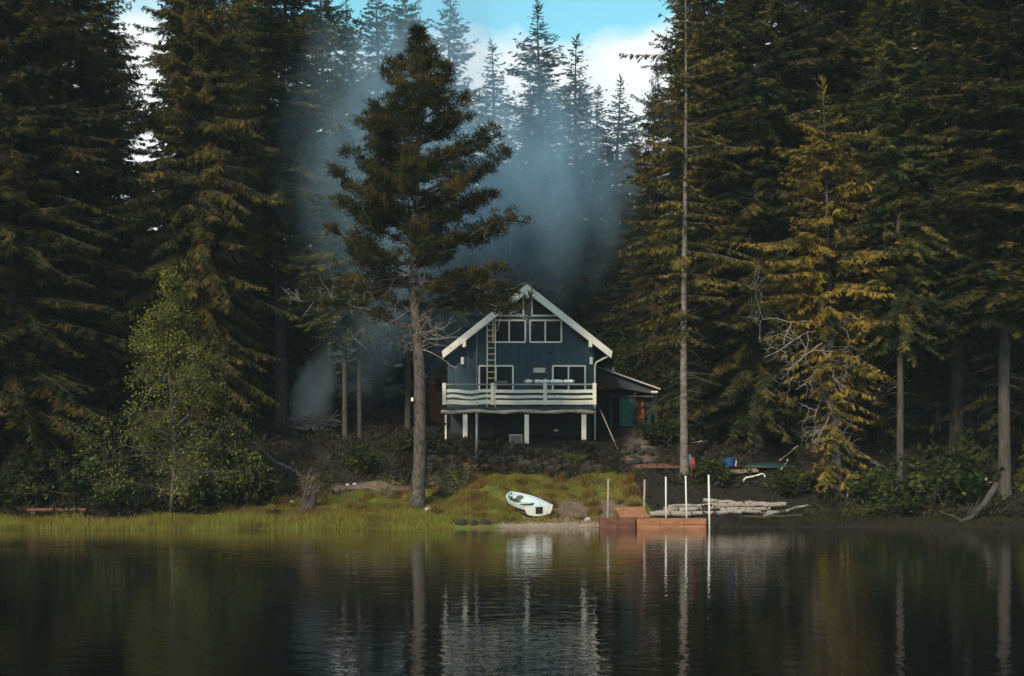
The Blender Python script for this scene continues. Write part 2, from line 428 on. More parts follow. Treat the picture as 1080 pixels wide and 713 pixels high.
# --- the big lakeside pine
def lakeside_pine():
    base = G(440, 534); D = base.y; s = FPX / D
    r = empty('pine_tree', base, 'big dark lakeside pine with bare lower trunk and ragged crown on the lawn', 'tree')
    rng = np.random.default_rng(21)
    H = CAM_H + (HOR - 31) / s - base.z
    Z = lambda py: CAM_H + (HOR - py) / s - base.z
    wood = MB(); dead = MB()
    def axis(z): return np.array([(.17 * math.sin(z * .42) + .05 * math.sin(z * 1.1)) * min(1, z / 3), .1 * math.sin(z * .3 + 1), z])
    zs = [-.15, .25, .8, 2, 4, 6, 8, 10, 12, 14, 16, 18, 20, H - .3]
    wood.tube([axis(z) for z in zs], [.46, .36, .31, .29, .27, .26, .24, .21, .18, .15, .11, .08, .05, .02], 12)
    hw_y = [31, 60, 100, 140, 180, 215, 250, 290, 315, 335]
    hw = [1, 11, 34, 54, 72, 90, 92, 92, 76, 48]
    tips = []
    z = Z(318)
    while z < H - .2:
        py = HOR - (z + base.z - CAM_H) * s
        Lm = np.interp(py, hw_y, hw) / s
        k = 5 if z > 11 else 4
        a0 = rng.uniform(0, 6.28)
        for i in range(k):
            az = a0 + i * 6.283 / k + rng.normal(0, .35)
            Lb = Lm * rng.uniform(.55, 1.15)
            u = (z - 8) / (H - 8)
            d0 = np.array([math.cos(az), math.sin(az), .05 + .65 * u + rng.normal(0, .08)])
            o = axis(z); S = np.linspace(0, 1, 6)
            dr = .16 * (1 - u)
            pts = o + S[:, None] * Lb * d0 + np.stack([0 * S, 0 * S, Lb * (-dr * S ** 1.5 + .22 * S ** 3)], 1) + np.cumsum(rng.normal(0, .03 * Lb, (6, 3)), 0) * (S[:, None] > 0)
            rr = .018 + .016 * Lb
            wood.tube(pts, list(rr * (1 - .8 * S)), 4, False)
            m = max(4, int(Lb * 9.5))
            ss = rng.uniform(.28, 1.0, m) ** .75
            b = np.stack([np.interp(ss, S, pts[:, c]) for c in range(3)], 1)
            off = rng.normal(0, .27, (m, 3)) * (1.25 - .5 * ss)[:, None] * min(1.2, .35 + Lb * .28); off[:, 2] = off[:, 2] * .36 + .06
            e = b + off
            for q in range(0, m, 2):
                wood.tube([b[q], (b[q] + e[q]) / 2 + np.array([0, 0, -.03]), e[q]], [.014, .01, .006], 3, False)
            tips.append(e); tips.append(pts[-1:])
        z += .54 * rng.uniform(.6, 1.35)
    # long lower limbs
    def limb(py0, pts_px, n):
        pts = [np.array(axis(Z(py0)))]
        for (px, py, dy) in pts_px:
            w = W(px, py, D + dy) - Vector(base); pts.append(np.array(w))
        pts = np.array(pts); S = np.linspace(0, 1, len(pts))
        wood.tube(pts, list(.10 * (1 - .8 * S)), 5, False)
        for i in range(n):
            t = rng.uniform(.3, 1); b = np.array([np.interp(t, S, pts[:, c]) for c in range(3)])
            tips.append((b + rng.normal(0, .38, 3) * np.array([1, 1, .42]) + [0, 0, .05])[None])
            if i % 3 == 0: bare_limb(dead, b, nrm(rng.normal(0, 1, 3) + [0, 0, -.2]), rng.uniform(.4, 1.1), .018, 1, rng, .5)
    limb(330, [(415, 318, .4), (385, 308, .8), (355, 304, 1.0), (332, 300, 1.)], 60)
    limb(345, [(412, 340, -.6), (385, 326, -1.2), (350, 318, -1.4), (318, 318, -1.6)], 46)
    limb(338, [(470, 318, -.4), (495, 316, -.8), (520, 322, -1.), (546, 330, -1.2)], 60)
    limb(300, [(470, 296, .4), (500, 300, .7), (528, 304, .8), (548, 310, .9)], 50)
    limb(285, [(475, 262, .2), (510, 240, .4), (545, 228, .5)], 40)
    limb(240, [(410, 232, -.4), (385, 222, -.5), (366, 212, -.6)], 40)
    # dead inner twigs below the crown
    for i in range(46):
        z = Z(rng.uniform(262, 372)); az = rng.uniform(0, 6.28)
        bare_limb(dead, axis(z), nrm(np.array([math.cos(az), math.sin(az), rng.normal(-.1, .2)])), rng.uniform(.8, 2.4), .026, 2, rng, .4, None, 3)
    wood.build('trunk', M['bark_pine'], r, True)
    dead.build('dead_twigs', M['deadwood'], r)
    T = np.concatenate(tips)
    link('crown', np_mesh('crown', tuft(T, 46, rng, .26, .15), 4, M['pine']), r)
    return r, axis, base
PINE, pine_axis, PB = lakeside_pine()

# --- the tree with the pale slender trunk by the dock
def pale_tree():
    base = G(722, 503); D = base.y; s = FPX / D
    tr, cr, lm = conifer_mesh(31, 26.5, 4.4, 7.0, 5, .36, .80, .72, 'airy', .64, dead=34, bark='bark_grey', hang=.6, r0=.215, up=.2, space=.24, lean=-.007, prof=.42)
    r = empty('hemlock_tree', base - Vector((0, 0, .1)), 'slender conifer with a pale mottled trunk and rusty sparse boughs beside the dock', 'tree')
    link('trunk', tr, r); link('crown', cr, r); link('branches', lm, r)
pale_tree()

# --- the golden mossy tree with bare grey branches
def mossy_tree():
    base = G(884, 522); D = base.y; s = FPX / D
    r = empty('mossy_tree', base, 'golden mossy conifer leaning over the bank with bare grey lower branches', 'tree')
    rng = np.random.default_rng(5)
    Z = lambda py: CAM_H + (HOR - py) / s - base.z
    X = lambda px: (px - CXP) / s - base.x
    H = Z(88); wood = MB(); dead = MB(); tips = []
    ax_z = [0, Z(420), Z(330), Z(250), H]; ax_x = [0, X(876), X(862), X(866), X(862)]
    def axis(z): return np.array([np.interp(z, ax_z, ax_x), .1 * math.sin(z * .3), z])
    zs = np.linspace(-.2, H, 14)
    hw_y = [88, 120, 160, 220, 280, 330, 360, 400, 440, 500]; hw = [3, 24, 48, 74, 94, 100, 66, 44, 52, 42]
    hwf = lambda z: max(.2, float(np.interp(HOR - (z + base.z - CAM_H) * s, hw_y, hw)) / s)
    tr, cr = conifer_mesh(51, H, 4, .9, 6, .50, 1.0, .55, 'moss', .52, dead=4, hang=.7, r0=.27, up=.25, space=.22, lean=(X(862)) / H, hwf=hwf)
    link('trunk', tr, r); link('crown', cr, r)
    # bare limbs reaching left over the bank and curling down
    for (py, dx, dz, L, dp) in [(342, -1, .12, 3.6, 3), (350, -1, -.10, 3.2, 3), (362, -.9, -.3, 2.6, 3), (378, -.8, -.5, 2.2, 3), (372, .3, -.5, 2.0, 3),
                                (395, .4, -.3, 1.9, 3), (405, -.5, -.6, 1.9, 3), (330, .6, -.2, 2.0, 2), (425, .3, -.7, 1.7, 3)]:
        bare_limb(dead, axis(Z(py)) + np.array([0, -.1, 0]), nrm(np.array([dx, rng.normal(-.5, .2), dz])), L, .05, dp, rng, .62, None, 4, (3, 4), -.07, (.35, .65))
    for i in range(22):
        z = Z(rng.uniform(310, 480)); az = rng.uniform(0, 6.28)
        bare_limb(dead, axis(z), nrm(np.array([math.cos(az), math.sin(az), -.3])), rng.uniform(.6, 1.7), .02, 2, rng, .6, None, 3)
    dead.build('dead_branches', M['deadwood'], r)
mossy_tree()

# --- the leafy tree on the left shore
def leafy_tree(px, base_py, top, hw, seed, label, mat='alder', n_limb=46, name='alder_tree', leaf=.15, base=None):
    base = base or G(px, base_py); D = base.y; s = FPX / D
    r = empty(name, base, label, 'tree'); rng = np.random.default_rng(seed)
    H = CAM_H + (HOR - top) / s - base.z
    wood = MB(); ends = []
    zs = np.linspace(-.1, H, 10)
    def axis(z): return np.array([.15 * math.sin(z * .6) , .1 * math.sin(z * .5), z])
    wood.tube([axis(z) for z in zs], list(.009 * H * (1 - zs.clip(0) / H) + .012), 7)
    for i in range(n_limb):
        u = rng.uniform(.06, .97); z = H * u; az = rng.uniform(0, 6.28)
        L = hw / s * np.interp(u, [0, .1, .3, .5, .8, 1], [.95, 1.1, .9, .48, .26, .08]) * rng.uniform(.35, 1.2)
        bare_limb(wood, axis(z), nrm(np.array([math.cos(az), math.sin(az), rng.uniform(.1, .8)])), L, .012 + .012 * L, 2, rng, .35, ends, 3, (3, 4), -.02, (.45, .7))
    P = []
    for p, d, dp in ends:
        k = 16
        P.append(p - d * rng.uniform(0, .55, (k, 1)) + rng.normal(0, .17, (k, 3)))
    P = np.concatenate(P); n = len(P)
    dd = nrm(rng.normal(0, 1, (n, 3)) + [0, 0, -.2]); nn = nrm(rng.normal(0, .8, (n, 3)) + [0, 0, 1])
    l = rng.uniform(.6, 1.3, n) * leaf
    wood.build('trunk', M['bark_pine'] if name == 'alder_tree' else M['bark'], r, True)
    link('crown', np_mesh('crown', diamonds(P, dd, nn, l, l * .6), 4, M[mat]), r)
    return r
leafy_tree(180, 543, 284, 84, 3, 'slender leafy tree with sparse yellow-green leaves on the left shore', leaf=.125, n_limb=66)
leafy_tree(672, 440, 335, 46, 9, 'low bushy green tree behind the lean-to shed', 'shrub', 44, 'bushy_tree', .24, base=Vector((12 * .63 + .6, 92, gz(8.1, 92))))

# ------------------------------------------------------------------ ground, lake
def axis_steps(segs):
    out = []
    for a, b, st in segs: out += list(np.arange(a, b, st))
    return np.array(out + [segs[-1][1]])
def build_ground():
    xs = axis_steps([(-400, -60, 10), (-60, -30, 1.5), (-30, 30, .22), (30, 60, 1.5), (60, 400, 10)])
    ys = axis_steps([(-200, 40, 20), (40, 56, 2), (56, 76, .2), (76, 100, .6), (100, 160, 3), (160, 480, 12)])
    Xg, Yg = np.meshgrid(xs, ys)
    rng = np.random.default_rng(4)
    Zg = ground_z(Xg, Yg) + rng.normal(0, .012, Xg.shape)
    t = Yg - shore(Xg)
    v = np.stack([Xg, Yg, Zg], -1).reshape(-1, 3)
    nx, ny = len(xs), len(ys)
    i = np.arange(nx * ny).reshape(ny, nx)
    q = np.stack([i[:-1, :-1], i[:-1, 1:], i[1:, 1:], i[1:, :-1]], -1).reshape(-1)
    me = bpy.data.meshes.new('ground')
    me.vertices.add(len(v)); me.vertices.foreach_set('co', v.astype(np.float32).ravel())
    me.loops.add(len(q)); me.loops.foreach_set('vertex_index', q.astype(np.int32))
    n = len(q) // 4; me.polygons.add(n); me.polygons.foreach_set('loop_start', np.arange(0, 4 * n, 4, dtype=np.int32))
    me.update(calc_edges=True); me.shade_smooth()
    px = CXP + Xg * FPX / Yg
    at = me.attributes.new('beach', 'FLOAT', 'POINT')
    beach = np.exp(-((px - 580) / 55) ** 4) * np.exp(-((t - .55) / .75) ** 2)
    at.data.foreach_set('value', beach.astype(np.float32).ravel())
    at = me.attributes.new('lawn', 'FLOAT', 'POINT')
    at.data.foreach_set('value', lawn_mask(Xg, Yg).astype(np.float32).ravel())
    at = me.attributes.new('dirt', 'FLOAT', 'POINT')
    at.data.foreach_set('value', dirt_mask(Xg, Yg).astype(np.float32).ravel())
    m, nt, out = new_mat('lakeside ground')
    tc = nd(nt, 'ShaderNodeTexCoord').outputs['Object']
    n1 = noise(nt, tc, .9, 6, .65); n2 = noise(nt, tc, 6, 5, .7); n3 = noise(nt, tc, 22, 3, .7)
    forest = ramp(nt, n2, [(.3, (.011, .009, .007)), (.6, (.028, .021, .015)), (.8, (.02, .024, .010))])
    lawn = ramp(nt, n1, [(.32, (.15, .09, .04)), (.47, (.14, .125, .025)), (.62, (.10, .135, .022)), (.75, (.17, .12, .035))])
    dirt = ramp(nt, n2, [(.3, (.10, .068, .048)), (.7, (.22, .155, .115))])
    grav = ramp(nt, n3, [(.35, (.16, .115, .085)), (.65, (.38, .29, .22))])
    def att(nm): 
        a = nd(nt, 'ShaderNodeAttribute'); a.attribute_name = nm; return a.outputs['Fac']
    def edge(nm, lo=.35, hi=.65):
        v = math_n(nt, 'ADD', att(nm), math_n(nt, 'MULTIPLY_ADD', n1, .7)); nt.nodes[-2].inputs[2].default_value = -.35
        r = nd(nt, 'ShaderNodeMapRange'); r.inputs[1].default_value = lo; r.inputs[2].default_value = hi
        nt.links.new(v, r.inputs[0]); return r.outputs[0]
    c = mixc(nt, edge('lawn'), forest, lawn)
    c = mixc(nt, edge('dirt'), c, dirt)
    c = mixc(nt, edge('beach', .3, .5), c, grav)
    p = nd(nt, 'ShaderNodeBsdfPrincipled'); p.inputs['Roughness'].default_value = .95; p.inputs['Specular IOR Level'].default_value = .15
    nt.links.new(c, p.inputs['Base Color'])
    nt.links.new(bump(nt, n2, .7, .08), p.inputs['Normal'])
    nt.links.new(p.outputs[0], out.inputs[0])
    me.materials.append(m)
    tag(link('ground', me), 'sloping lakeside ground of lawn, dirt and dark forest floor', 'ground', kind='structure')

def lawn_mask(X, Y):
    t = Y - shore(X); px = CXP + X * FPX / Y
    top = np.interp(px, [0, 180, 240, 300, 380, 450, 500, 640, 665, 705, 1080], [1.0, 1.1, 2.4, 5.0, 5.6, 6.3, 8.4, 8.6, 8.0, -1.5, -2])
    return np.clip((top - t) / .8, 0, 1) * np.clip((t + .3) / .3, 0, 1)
def dirt_mask(X, Y):
    t = Y - shore(X); px = CXP + X * FPX / Y
    a = 1.3 * np.exp(-((px - 620) / 52) ** 2 - ((t - 2.9) / 1.9) ** 2)            # bare landing behind the boat
    b = np.exp(-((px - 395) / 60) ** 2 - ((t - 6.2) / .9) ** 2) * .8        # footpath below the left slope
    c = np.exp(-((px - 675) / 26) ** 2) * np.clip((t - 7.5) / 2, 0, 1) * np.clip((26 - t) / 4, 0, 1) * .62   # bare slope to the shed
    return np.maximum(np.maximum(a, b), c)
build_ground()

def build_lake():
    m, nt, out = new_mat('dark lake water')
    tc = nd(nt, 'ShaderNodeTexCoord').outputs['Object']
    a = noise(nt, mapping(nt, tc, (1.3, 1.7, 1)), 1.2, 3, .5, .3)
    b = noise(nt, mapping(nt, tc, (2.6, 3.6, 1)), 2.6, 2, .5, .2)
    big = noise(nt, mapping(nt, tc, (.05, .10, 1)), 1., 3, .6)
    h = math_n(nt, 'ADD', math_n(nt, 'MULTIPLY', a, 1.), math_n(nt, 'MULTIPLY', b, .22))
    amt = nd(nt, 'ShaderNodeMapRange'); amt.inputs[1].default_value = .35; amt.inputs[2].default_value = .68
    amt.inputs[3].default_value = .30; amt.inputs[4].default_value = .95
    nt.links.new(big, amt.inputs[0])
    hh = math_n(nt, 'MULTIPLY', h, amt.outputs[0])
    p = nd(nt, 'ShaderNodeBsdfPrincipled')
    p.inputs['Base Color'].default_value = (.004, .005, .005, 1); p.inputs['Roughness'].default_value = .012
    p.inputs['IOR'].default_value = 1.333
    nt.links.new(bump(nt, hh, .45, .03), p.inputs['Normal'])
    nt.links.new(p.outputs[0], out.inputs[0])
    mb = MB(); mb.add([(-450, -260, 0), (450, -260, 0), (450, 66, 0), (-450, 66, 0)], [(0, 1, 2, 3)])
    tag(mb.build('lake', m), 'still dark lake with faint ripples reflecting the shore', 'lake', kind='structure')
build_lake()

# ------------------------------------------------------------------ grass, reeds, undergrowth
def blades(name, n, region, h0, h1, w, mat, label, cat, mask=None, clump=1.2, seed=1, lean=.35):
    rng = np.random.default_rng(seed)
    px0, px1, t0, t1 = region
    X = []; Y = []
    while sum(map(len, X)) < n:
        k = n
        px = rng.uniform(px0, px1, k); t = rng.uniform(t0, t1, k)
        y = 61.2 + t; x = (px - CXP) * y / FPX; y = shore(x) + t
        keep = np.ones(k, bool)
        if mask is not None: keep = rng.uniform(size=k) < mask(x, y)
        keep &= ~off_boat(x, y)
        X.append(x[keep]); Y.append(y[keep])
    x = np.concatenate(X)[:n]; y = np.concatenate(Y)[:n]
    z = ground_z(x, y)
    b = np.stack([x, y, z - .02], 1)
    hh = rng.uniform(h0, h1, n) * (.65 + .35 * np.sin(x * clump) * np.sin(y * clump * 1.7 + x * .7))
    az = rng.uniform(0, 6.28, n); S = np.stack([np.cos(az), np.sin(az), 0 * az], 1)
    ln = rng.normal(0, lean, (n, 2))
    tip = b + np.stack([ln[:, 0] * hh, ln[:, 1] * hh, hh], 1)
    V = np.stack([b - S * w / 2, b + S * w / 2, tip], 1).reshape(-1, 3)
    o = link(name, np_mesh(name, V, 3, M[mat]))
    return tag(o, label, cat, kind='stuff')
def off_boat(x, y):
    a = G(568, 546); b = G(540, 524); d = b.xy - a.xy; L2 = d.length; d = d / L2
    u = (x - a.x) * d.x + (y - a.y) * d.y; v = (x - a.x) * -d.y + (y - a.y) * d.x
    return (u > -.25) & (u < 3.4) & (np.abs(v) < .78)
def grass_mask(x, y):
    return lawn_mask(x, y) * np.clip(1 - 1.3 * dirt_mask(x, y), .04, 1) * (.45 + .55 * (np.sin(x * 1.1 + y * .6) * np.sin(y * 1.3 - x * .4) > -.3))
blades('grass', 70000, (140, 690, .6, 8.8), .10, .26, .035, 'grass', 'patchy green and brown lawn grass sloping down to the lake', 'grass', grass_mask, 1.3, 2)
blades('reeds', 26000, (-40, 478, -.8, 1.5), .30, .62, .03, 'reed', 'yellow-green reeds and tall grass along the left waterline', 'reeds',
       lambda x, y: np.clip(.5 + .5 * np.sin(x * .8) + .25, .15, 1) * np.clip(1.2 - .35 * np.abs(y - shore(x) - .3), 0, 1), 1.0, 3, .22)
blades('bank_grass', 9000, (770, 1120, .1, 2.2), .15, .4, .03, 'litter', 'sparse dull grass along the right bank at the water edge', 'grass', None, 1.1, 5, .4)

blades('dry_weeds', 9000, (200, 690, .9, 8.8), .25, .6, .03, 'shrub_dry', 'straw-coloured dry weeds in patches over the lawn', 'weeds',
       lambda x, y: lawn_mask(x, y) * ((np.sin(x * 2.3 + y * 1.9) * np.sin(y * 2.1 - x * 1.3) + .5 * np.sin(x * 5.1 - y * 3.7)) > .62), 2.0, 8, .45)
blades('bank_weeds', 9000, (425, 700, 8.0, 12), .25, .7, .05, 'litter', 'dark weeds growing over the rubble bank', 'weeds',
       lambda x, y: (.25 + .75 * (np.sin(x * 1.7 + y * 2.3) * np.sin(x * .9 - y) > -.1)) * (CXP + x * FPX / y < 655), 1.4, 17, .5)
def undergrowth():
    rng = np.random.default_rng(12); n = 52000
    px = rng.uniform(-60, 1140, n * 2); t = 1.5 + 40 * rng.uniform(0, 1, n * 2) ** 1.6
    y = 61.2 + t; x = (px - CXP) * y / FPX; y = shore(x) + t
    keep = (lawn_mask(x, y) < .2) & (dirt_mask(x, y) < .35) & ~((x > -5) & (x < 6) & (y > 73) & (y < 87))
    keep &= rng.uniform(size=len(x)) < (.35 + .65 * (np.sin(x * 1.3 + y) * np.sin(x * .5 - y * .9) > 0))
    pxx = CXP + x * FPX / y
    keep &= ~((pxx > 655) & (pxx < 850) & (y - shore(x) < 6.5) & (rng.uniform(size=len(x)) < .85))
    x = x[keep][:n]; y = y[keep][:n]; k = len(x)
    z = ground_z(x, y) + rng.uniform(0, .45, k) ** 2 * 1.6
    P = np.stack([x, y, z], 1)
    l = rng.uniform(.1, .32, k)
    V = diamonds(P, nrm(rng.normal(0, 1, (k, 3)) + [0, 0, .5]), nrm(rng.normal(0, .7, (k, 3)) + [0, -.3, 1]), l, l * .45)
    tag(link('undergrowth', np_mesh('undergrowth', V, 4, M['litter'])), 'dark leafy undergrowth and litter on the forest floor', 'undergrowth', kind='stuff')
undergrowth()

# ------------------------------------------------------------------ shrubs
def shrub_meshes(seed, mat, leaf=.16, n=1700, tall=1., stem='bark'):
    rng = np.random.default_rng(seed); wood = MB(); ends = []
    for i in range(16):
        az = rng.uniform(0, 6.28)
        bare_limb(wood, (rng.normal(0, .12), rng.normal(0, .12), -.05), nrm(np.array([math.cos(az) * .6, math.sin(az) * .6, .9 * tall])), rng.uniform(.5, .85), .02, 2, rng, .35, ends, 3, (2, 4), 0)
    E = np.array([e[0] for e in ends]); P = E[rng.integers(0, len(E), n)] + rng.normal(0, .11, (n, 3))
    l = rng.uniform(.6, 1.3, n) * leaf
    V = diamonds(P, nrm(rng.normal(0, 1, (n, 3))), nrm(rng.normal(0, .7, (n, 3)) + [0, 0, 1]), l, l * .55)
    return wood.mesh('stems', M[stem]), np_mesh('foliage', V, 4, M[mat])
SH = {'a': shrub_meshes(41, 'shrub'), 'b': shrub_meshes(42, 'shrub', .2, 1300, 1.4), 'dry': shrub_meshes(43, 'shrub_dry', .13, 420, 1.5, 'deadwood'), 'gold': shrub_meshes(44, 'alder', .13, 1100)}
SHR = {}
for kind, px, py, w, h, label in [
    ('a', 255, 528, 1.7, 2.2, 'rounded dark green shrub at the left end of the lawn'),
    ('b', 232, 520, 1.5, 2.3, 'taller green shrub behind the rounded shrub at the left end of the lawn'),
    ('a', 130, 542, 1.5, 1.2, 'low dark shrub just left of the leafy yellow-green tree'),
    ('b', 212, 541, 1.3, 1.1, 'low shrub just right of the leafy yellow-green tree foot'),
    ('a', 20, 535, 2.0, 1.6, 'dark shrub behind the low plank bench'),
    ('b', 100, 525, 2.2, 1.8, 'dark shrub in the gloom between plank bench and leafy tree'),
    ('a', 384, 497, 1.2, 1.0, 'low shrub at the foot of the close pair of slim trunks'),
    ('dry', 408, 526, .8, .8, 'clump of dry straw-coloured stems just left of the pine foot'),
    ('dry', 470, 522, .9, .9, 'dry yellow weeds just right of the pine foot'),
    ('dry', 492, 510, .9, .9, 'dry yellow weeds on the lawn left of the boat'),
    ('gold', 485, 506, .7, .5, 'small yellow-green shrub under the left end of the deck'),
    ('gold', 605, 488, .8, .5, 'small low shrub on the stony bank below the deck'),
    ('b', 745, 508, 1.2, 1.0, 'dark shrub on the bank between pale trunk and blue tub'),
    ('a', 838, 520, 1.4, 1.0, 'dark shrub on the bank left of the mossy tree foot'),
    ('b', 918, 530, 1.6, 1.3, 'dark shrub on the bank right of the mossy tree foot'),
    ('a', 985, 535, 2.0, 1.8, 'dark green shrub on the bank right of the slender trunk'),
    ('b', 1010, 522, 2.0, 2.2, 'taller shrub in front of the grey bare trunk on the right bank'),
    ('gold', 1078, 520, 1.2, 1.1, 'yellow-green shrub at the right edge beside the massive trunk'),
    ('a', 940, 545, 1.2, .7, 'low shrub at the water edge below the slender trunk'),
    ('gold', 905, 546, .9, .5, 'yellowish low shrub at the water edge below the mossy tree'),
    ('a', 700, 470, 1.5, 1.2, 'dark shrub at the top of the bare slope beside the shed'),
    ('b', 440, 480, 1.5, 1.0, 'dark shrub on the slope between big trunk and cabin'),
]:
    loc = G(px, py)
    if kind not in SHR:
        r = empty('shrub', loc, label, 'shrub', 'shrubs along the shore'); r.scale = (w, w, h)
        link('stems', SH[kind][0], r); link('foliage', SH[kind][1], r); SHR[kind] = r
    else:
        copy_thing(SHR[kind], loc, (w, w, h), random.uniform(0, 6.28), label, None, 'shrub')

# ------------------------------------------------------------------ painted materials for built things
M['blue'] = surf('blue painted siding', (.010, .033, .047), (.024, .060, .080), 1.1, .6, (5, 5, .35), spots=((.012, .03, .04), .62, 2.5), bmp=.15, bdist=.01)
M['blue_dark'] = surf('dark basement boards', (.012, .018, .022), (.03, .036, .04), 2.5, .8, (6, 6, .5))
M['white'] = surf('weathered white paint', (.62, .57, .48), (.80, .74, .63), 3, .7, (1, 1, 1), spots=((.34, .28, .22), .64, 2.2), bmp=.15, bdist=.01)
M['trim'] = surf('white window trim', (.70, .65, .57), (.80, .75, .67), 4, .6, bmp=0)
M['roof'] = surf('dark roof shingles', (.02, .02, .02), (.05, .048, .045), 3, .9, (1, 4, 1))
M['glass'] = surf('dark window glass', (.008, .011, .013), (.014, .018, .02), .6, .10, bmp=0)
M['glass'].node_tree.nodes['Principled BSDF'].inputs['Specular IOR Level'].default_value = .04
M['yellow'] = surf('pale yellow ladder paint', (.64, .50, .23), (.76, .62, .34), 5, .7, bmp=0)
M['metal'] = surf('dull grey metal', (.16, .17, .18), (.27, .28, .29), 4, .45, metal=.6, bmp=0)
M['deck'] = surf('dark wet deck boards', (.03, .026, .022), (.075, .065, .055), 3, .85, (1, 8, 1))
M['peel'] = surf('peeled white log', (.30, .24, .19), (.62, .56, .48), 2.2, .8, (.7, 3, 3), spots=((.13, .09, .065), .55, 1.4))
M['cloth'] = surf('white plastic sheeting', (.72, .73, .74), (.84, .84, .84), 6, .55, bmp=.3)
M['iron'] = surf('grey corrugated sheet', (.035, .042, .047), (.075, .084, .090), 3, .6, (10, 10, .5), spots=((.09, .06, .045), .66, 1.5))
M['teal'] = surf('teal tarpaulin', (.010, .11, .10), (.02, .19, .17), 3, .6)
M['rust'] = surf('rusty red boards', (.20, .06, .03), (.34, .12, .065), 4, .85, (1, 1, 3))
M['brick'] = surf('red brown planks', (.16, .06, .035), (.26, .11, .07), 4, .85, (1, 1, 4))
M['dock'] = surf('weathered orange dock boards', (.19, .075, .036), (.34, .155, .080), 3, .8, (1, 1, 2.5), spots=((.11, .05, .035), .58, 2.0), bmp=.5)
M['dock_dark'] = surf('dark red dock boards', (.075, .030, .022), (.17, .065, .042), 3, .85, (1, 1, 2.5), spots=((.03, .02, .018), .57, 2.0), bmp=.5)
M['pvc'] = surf('white pole', (.50, .48, .45), (.66, .63, .59), 5, .5, bmp=0)
M['drift'] = surf('bleached driftwood', (.11, .09, .075), (.44, .37, .31), 3, .9, (4, 4, 4), spots=((.09, .07, .055), .6, 1.5), bmp=.5)
M['boat'] = surf('pale boat paint', (.44, .55, .60), (.60, .69, .73), 3, .45, bmp=0)
M['boat_white'] = surf('white boat hull', (.62, .60, .55), (.74, .72, .66), 3, .5, spots=((.40, .36, .30), .66, 2), bmp=0)
M['black'] = surf('black rubber', (.012, .012, .012), (.03, .03, .03), 5, .6, bmp=0)
M['red'] = surf('red plastic', (.20, .020, .016), (.28, .03, .024), 4, .5, bmp=0)
M['bluep'] = surf('blue plastic', (.010, .06, .19), (.015, .09, .26), 4, .45, bmp=0)
M['greenp'] = surf('dark green canoe paint', (.006, .028, .026), (.010, .042, .037), 4, .5, bmp=0)
M['plank'] = surf('tan plank', (.16, .12, .08), (.32, .24, .17), 4, .85, (1, 6, 6))
M['stone'] = surf('dark mossy stone', (.012, .011, .010), (.038, .034, .029), 2.5, .95, spots=((.035, .045, .015), .55, 1.2), bmp=.8, bdist=.05)
M['palestone'] = surf('pale stone', (.30, .28, .26), (.50, .47, .44), 3, .9)
M['pebble'] = surf('tan pebbles', (.15, .115, .09), (.34, .27, .22), 3, .9)
M['stump'] = surf('rotten stump wood', (.025, .019, .014), (.085, .062, .046), 4, .95, (3, 3, .8), bmp=.9, bdist=.05)

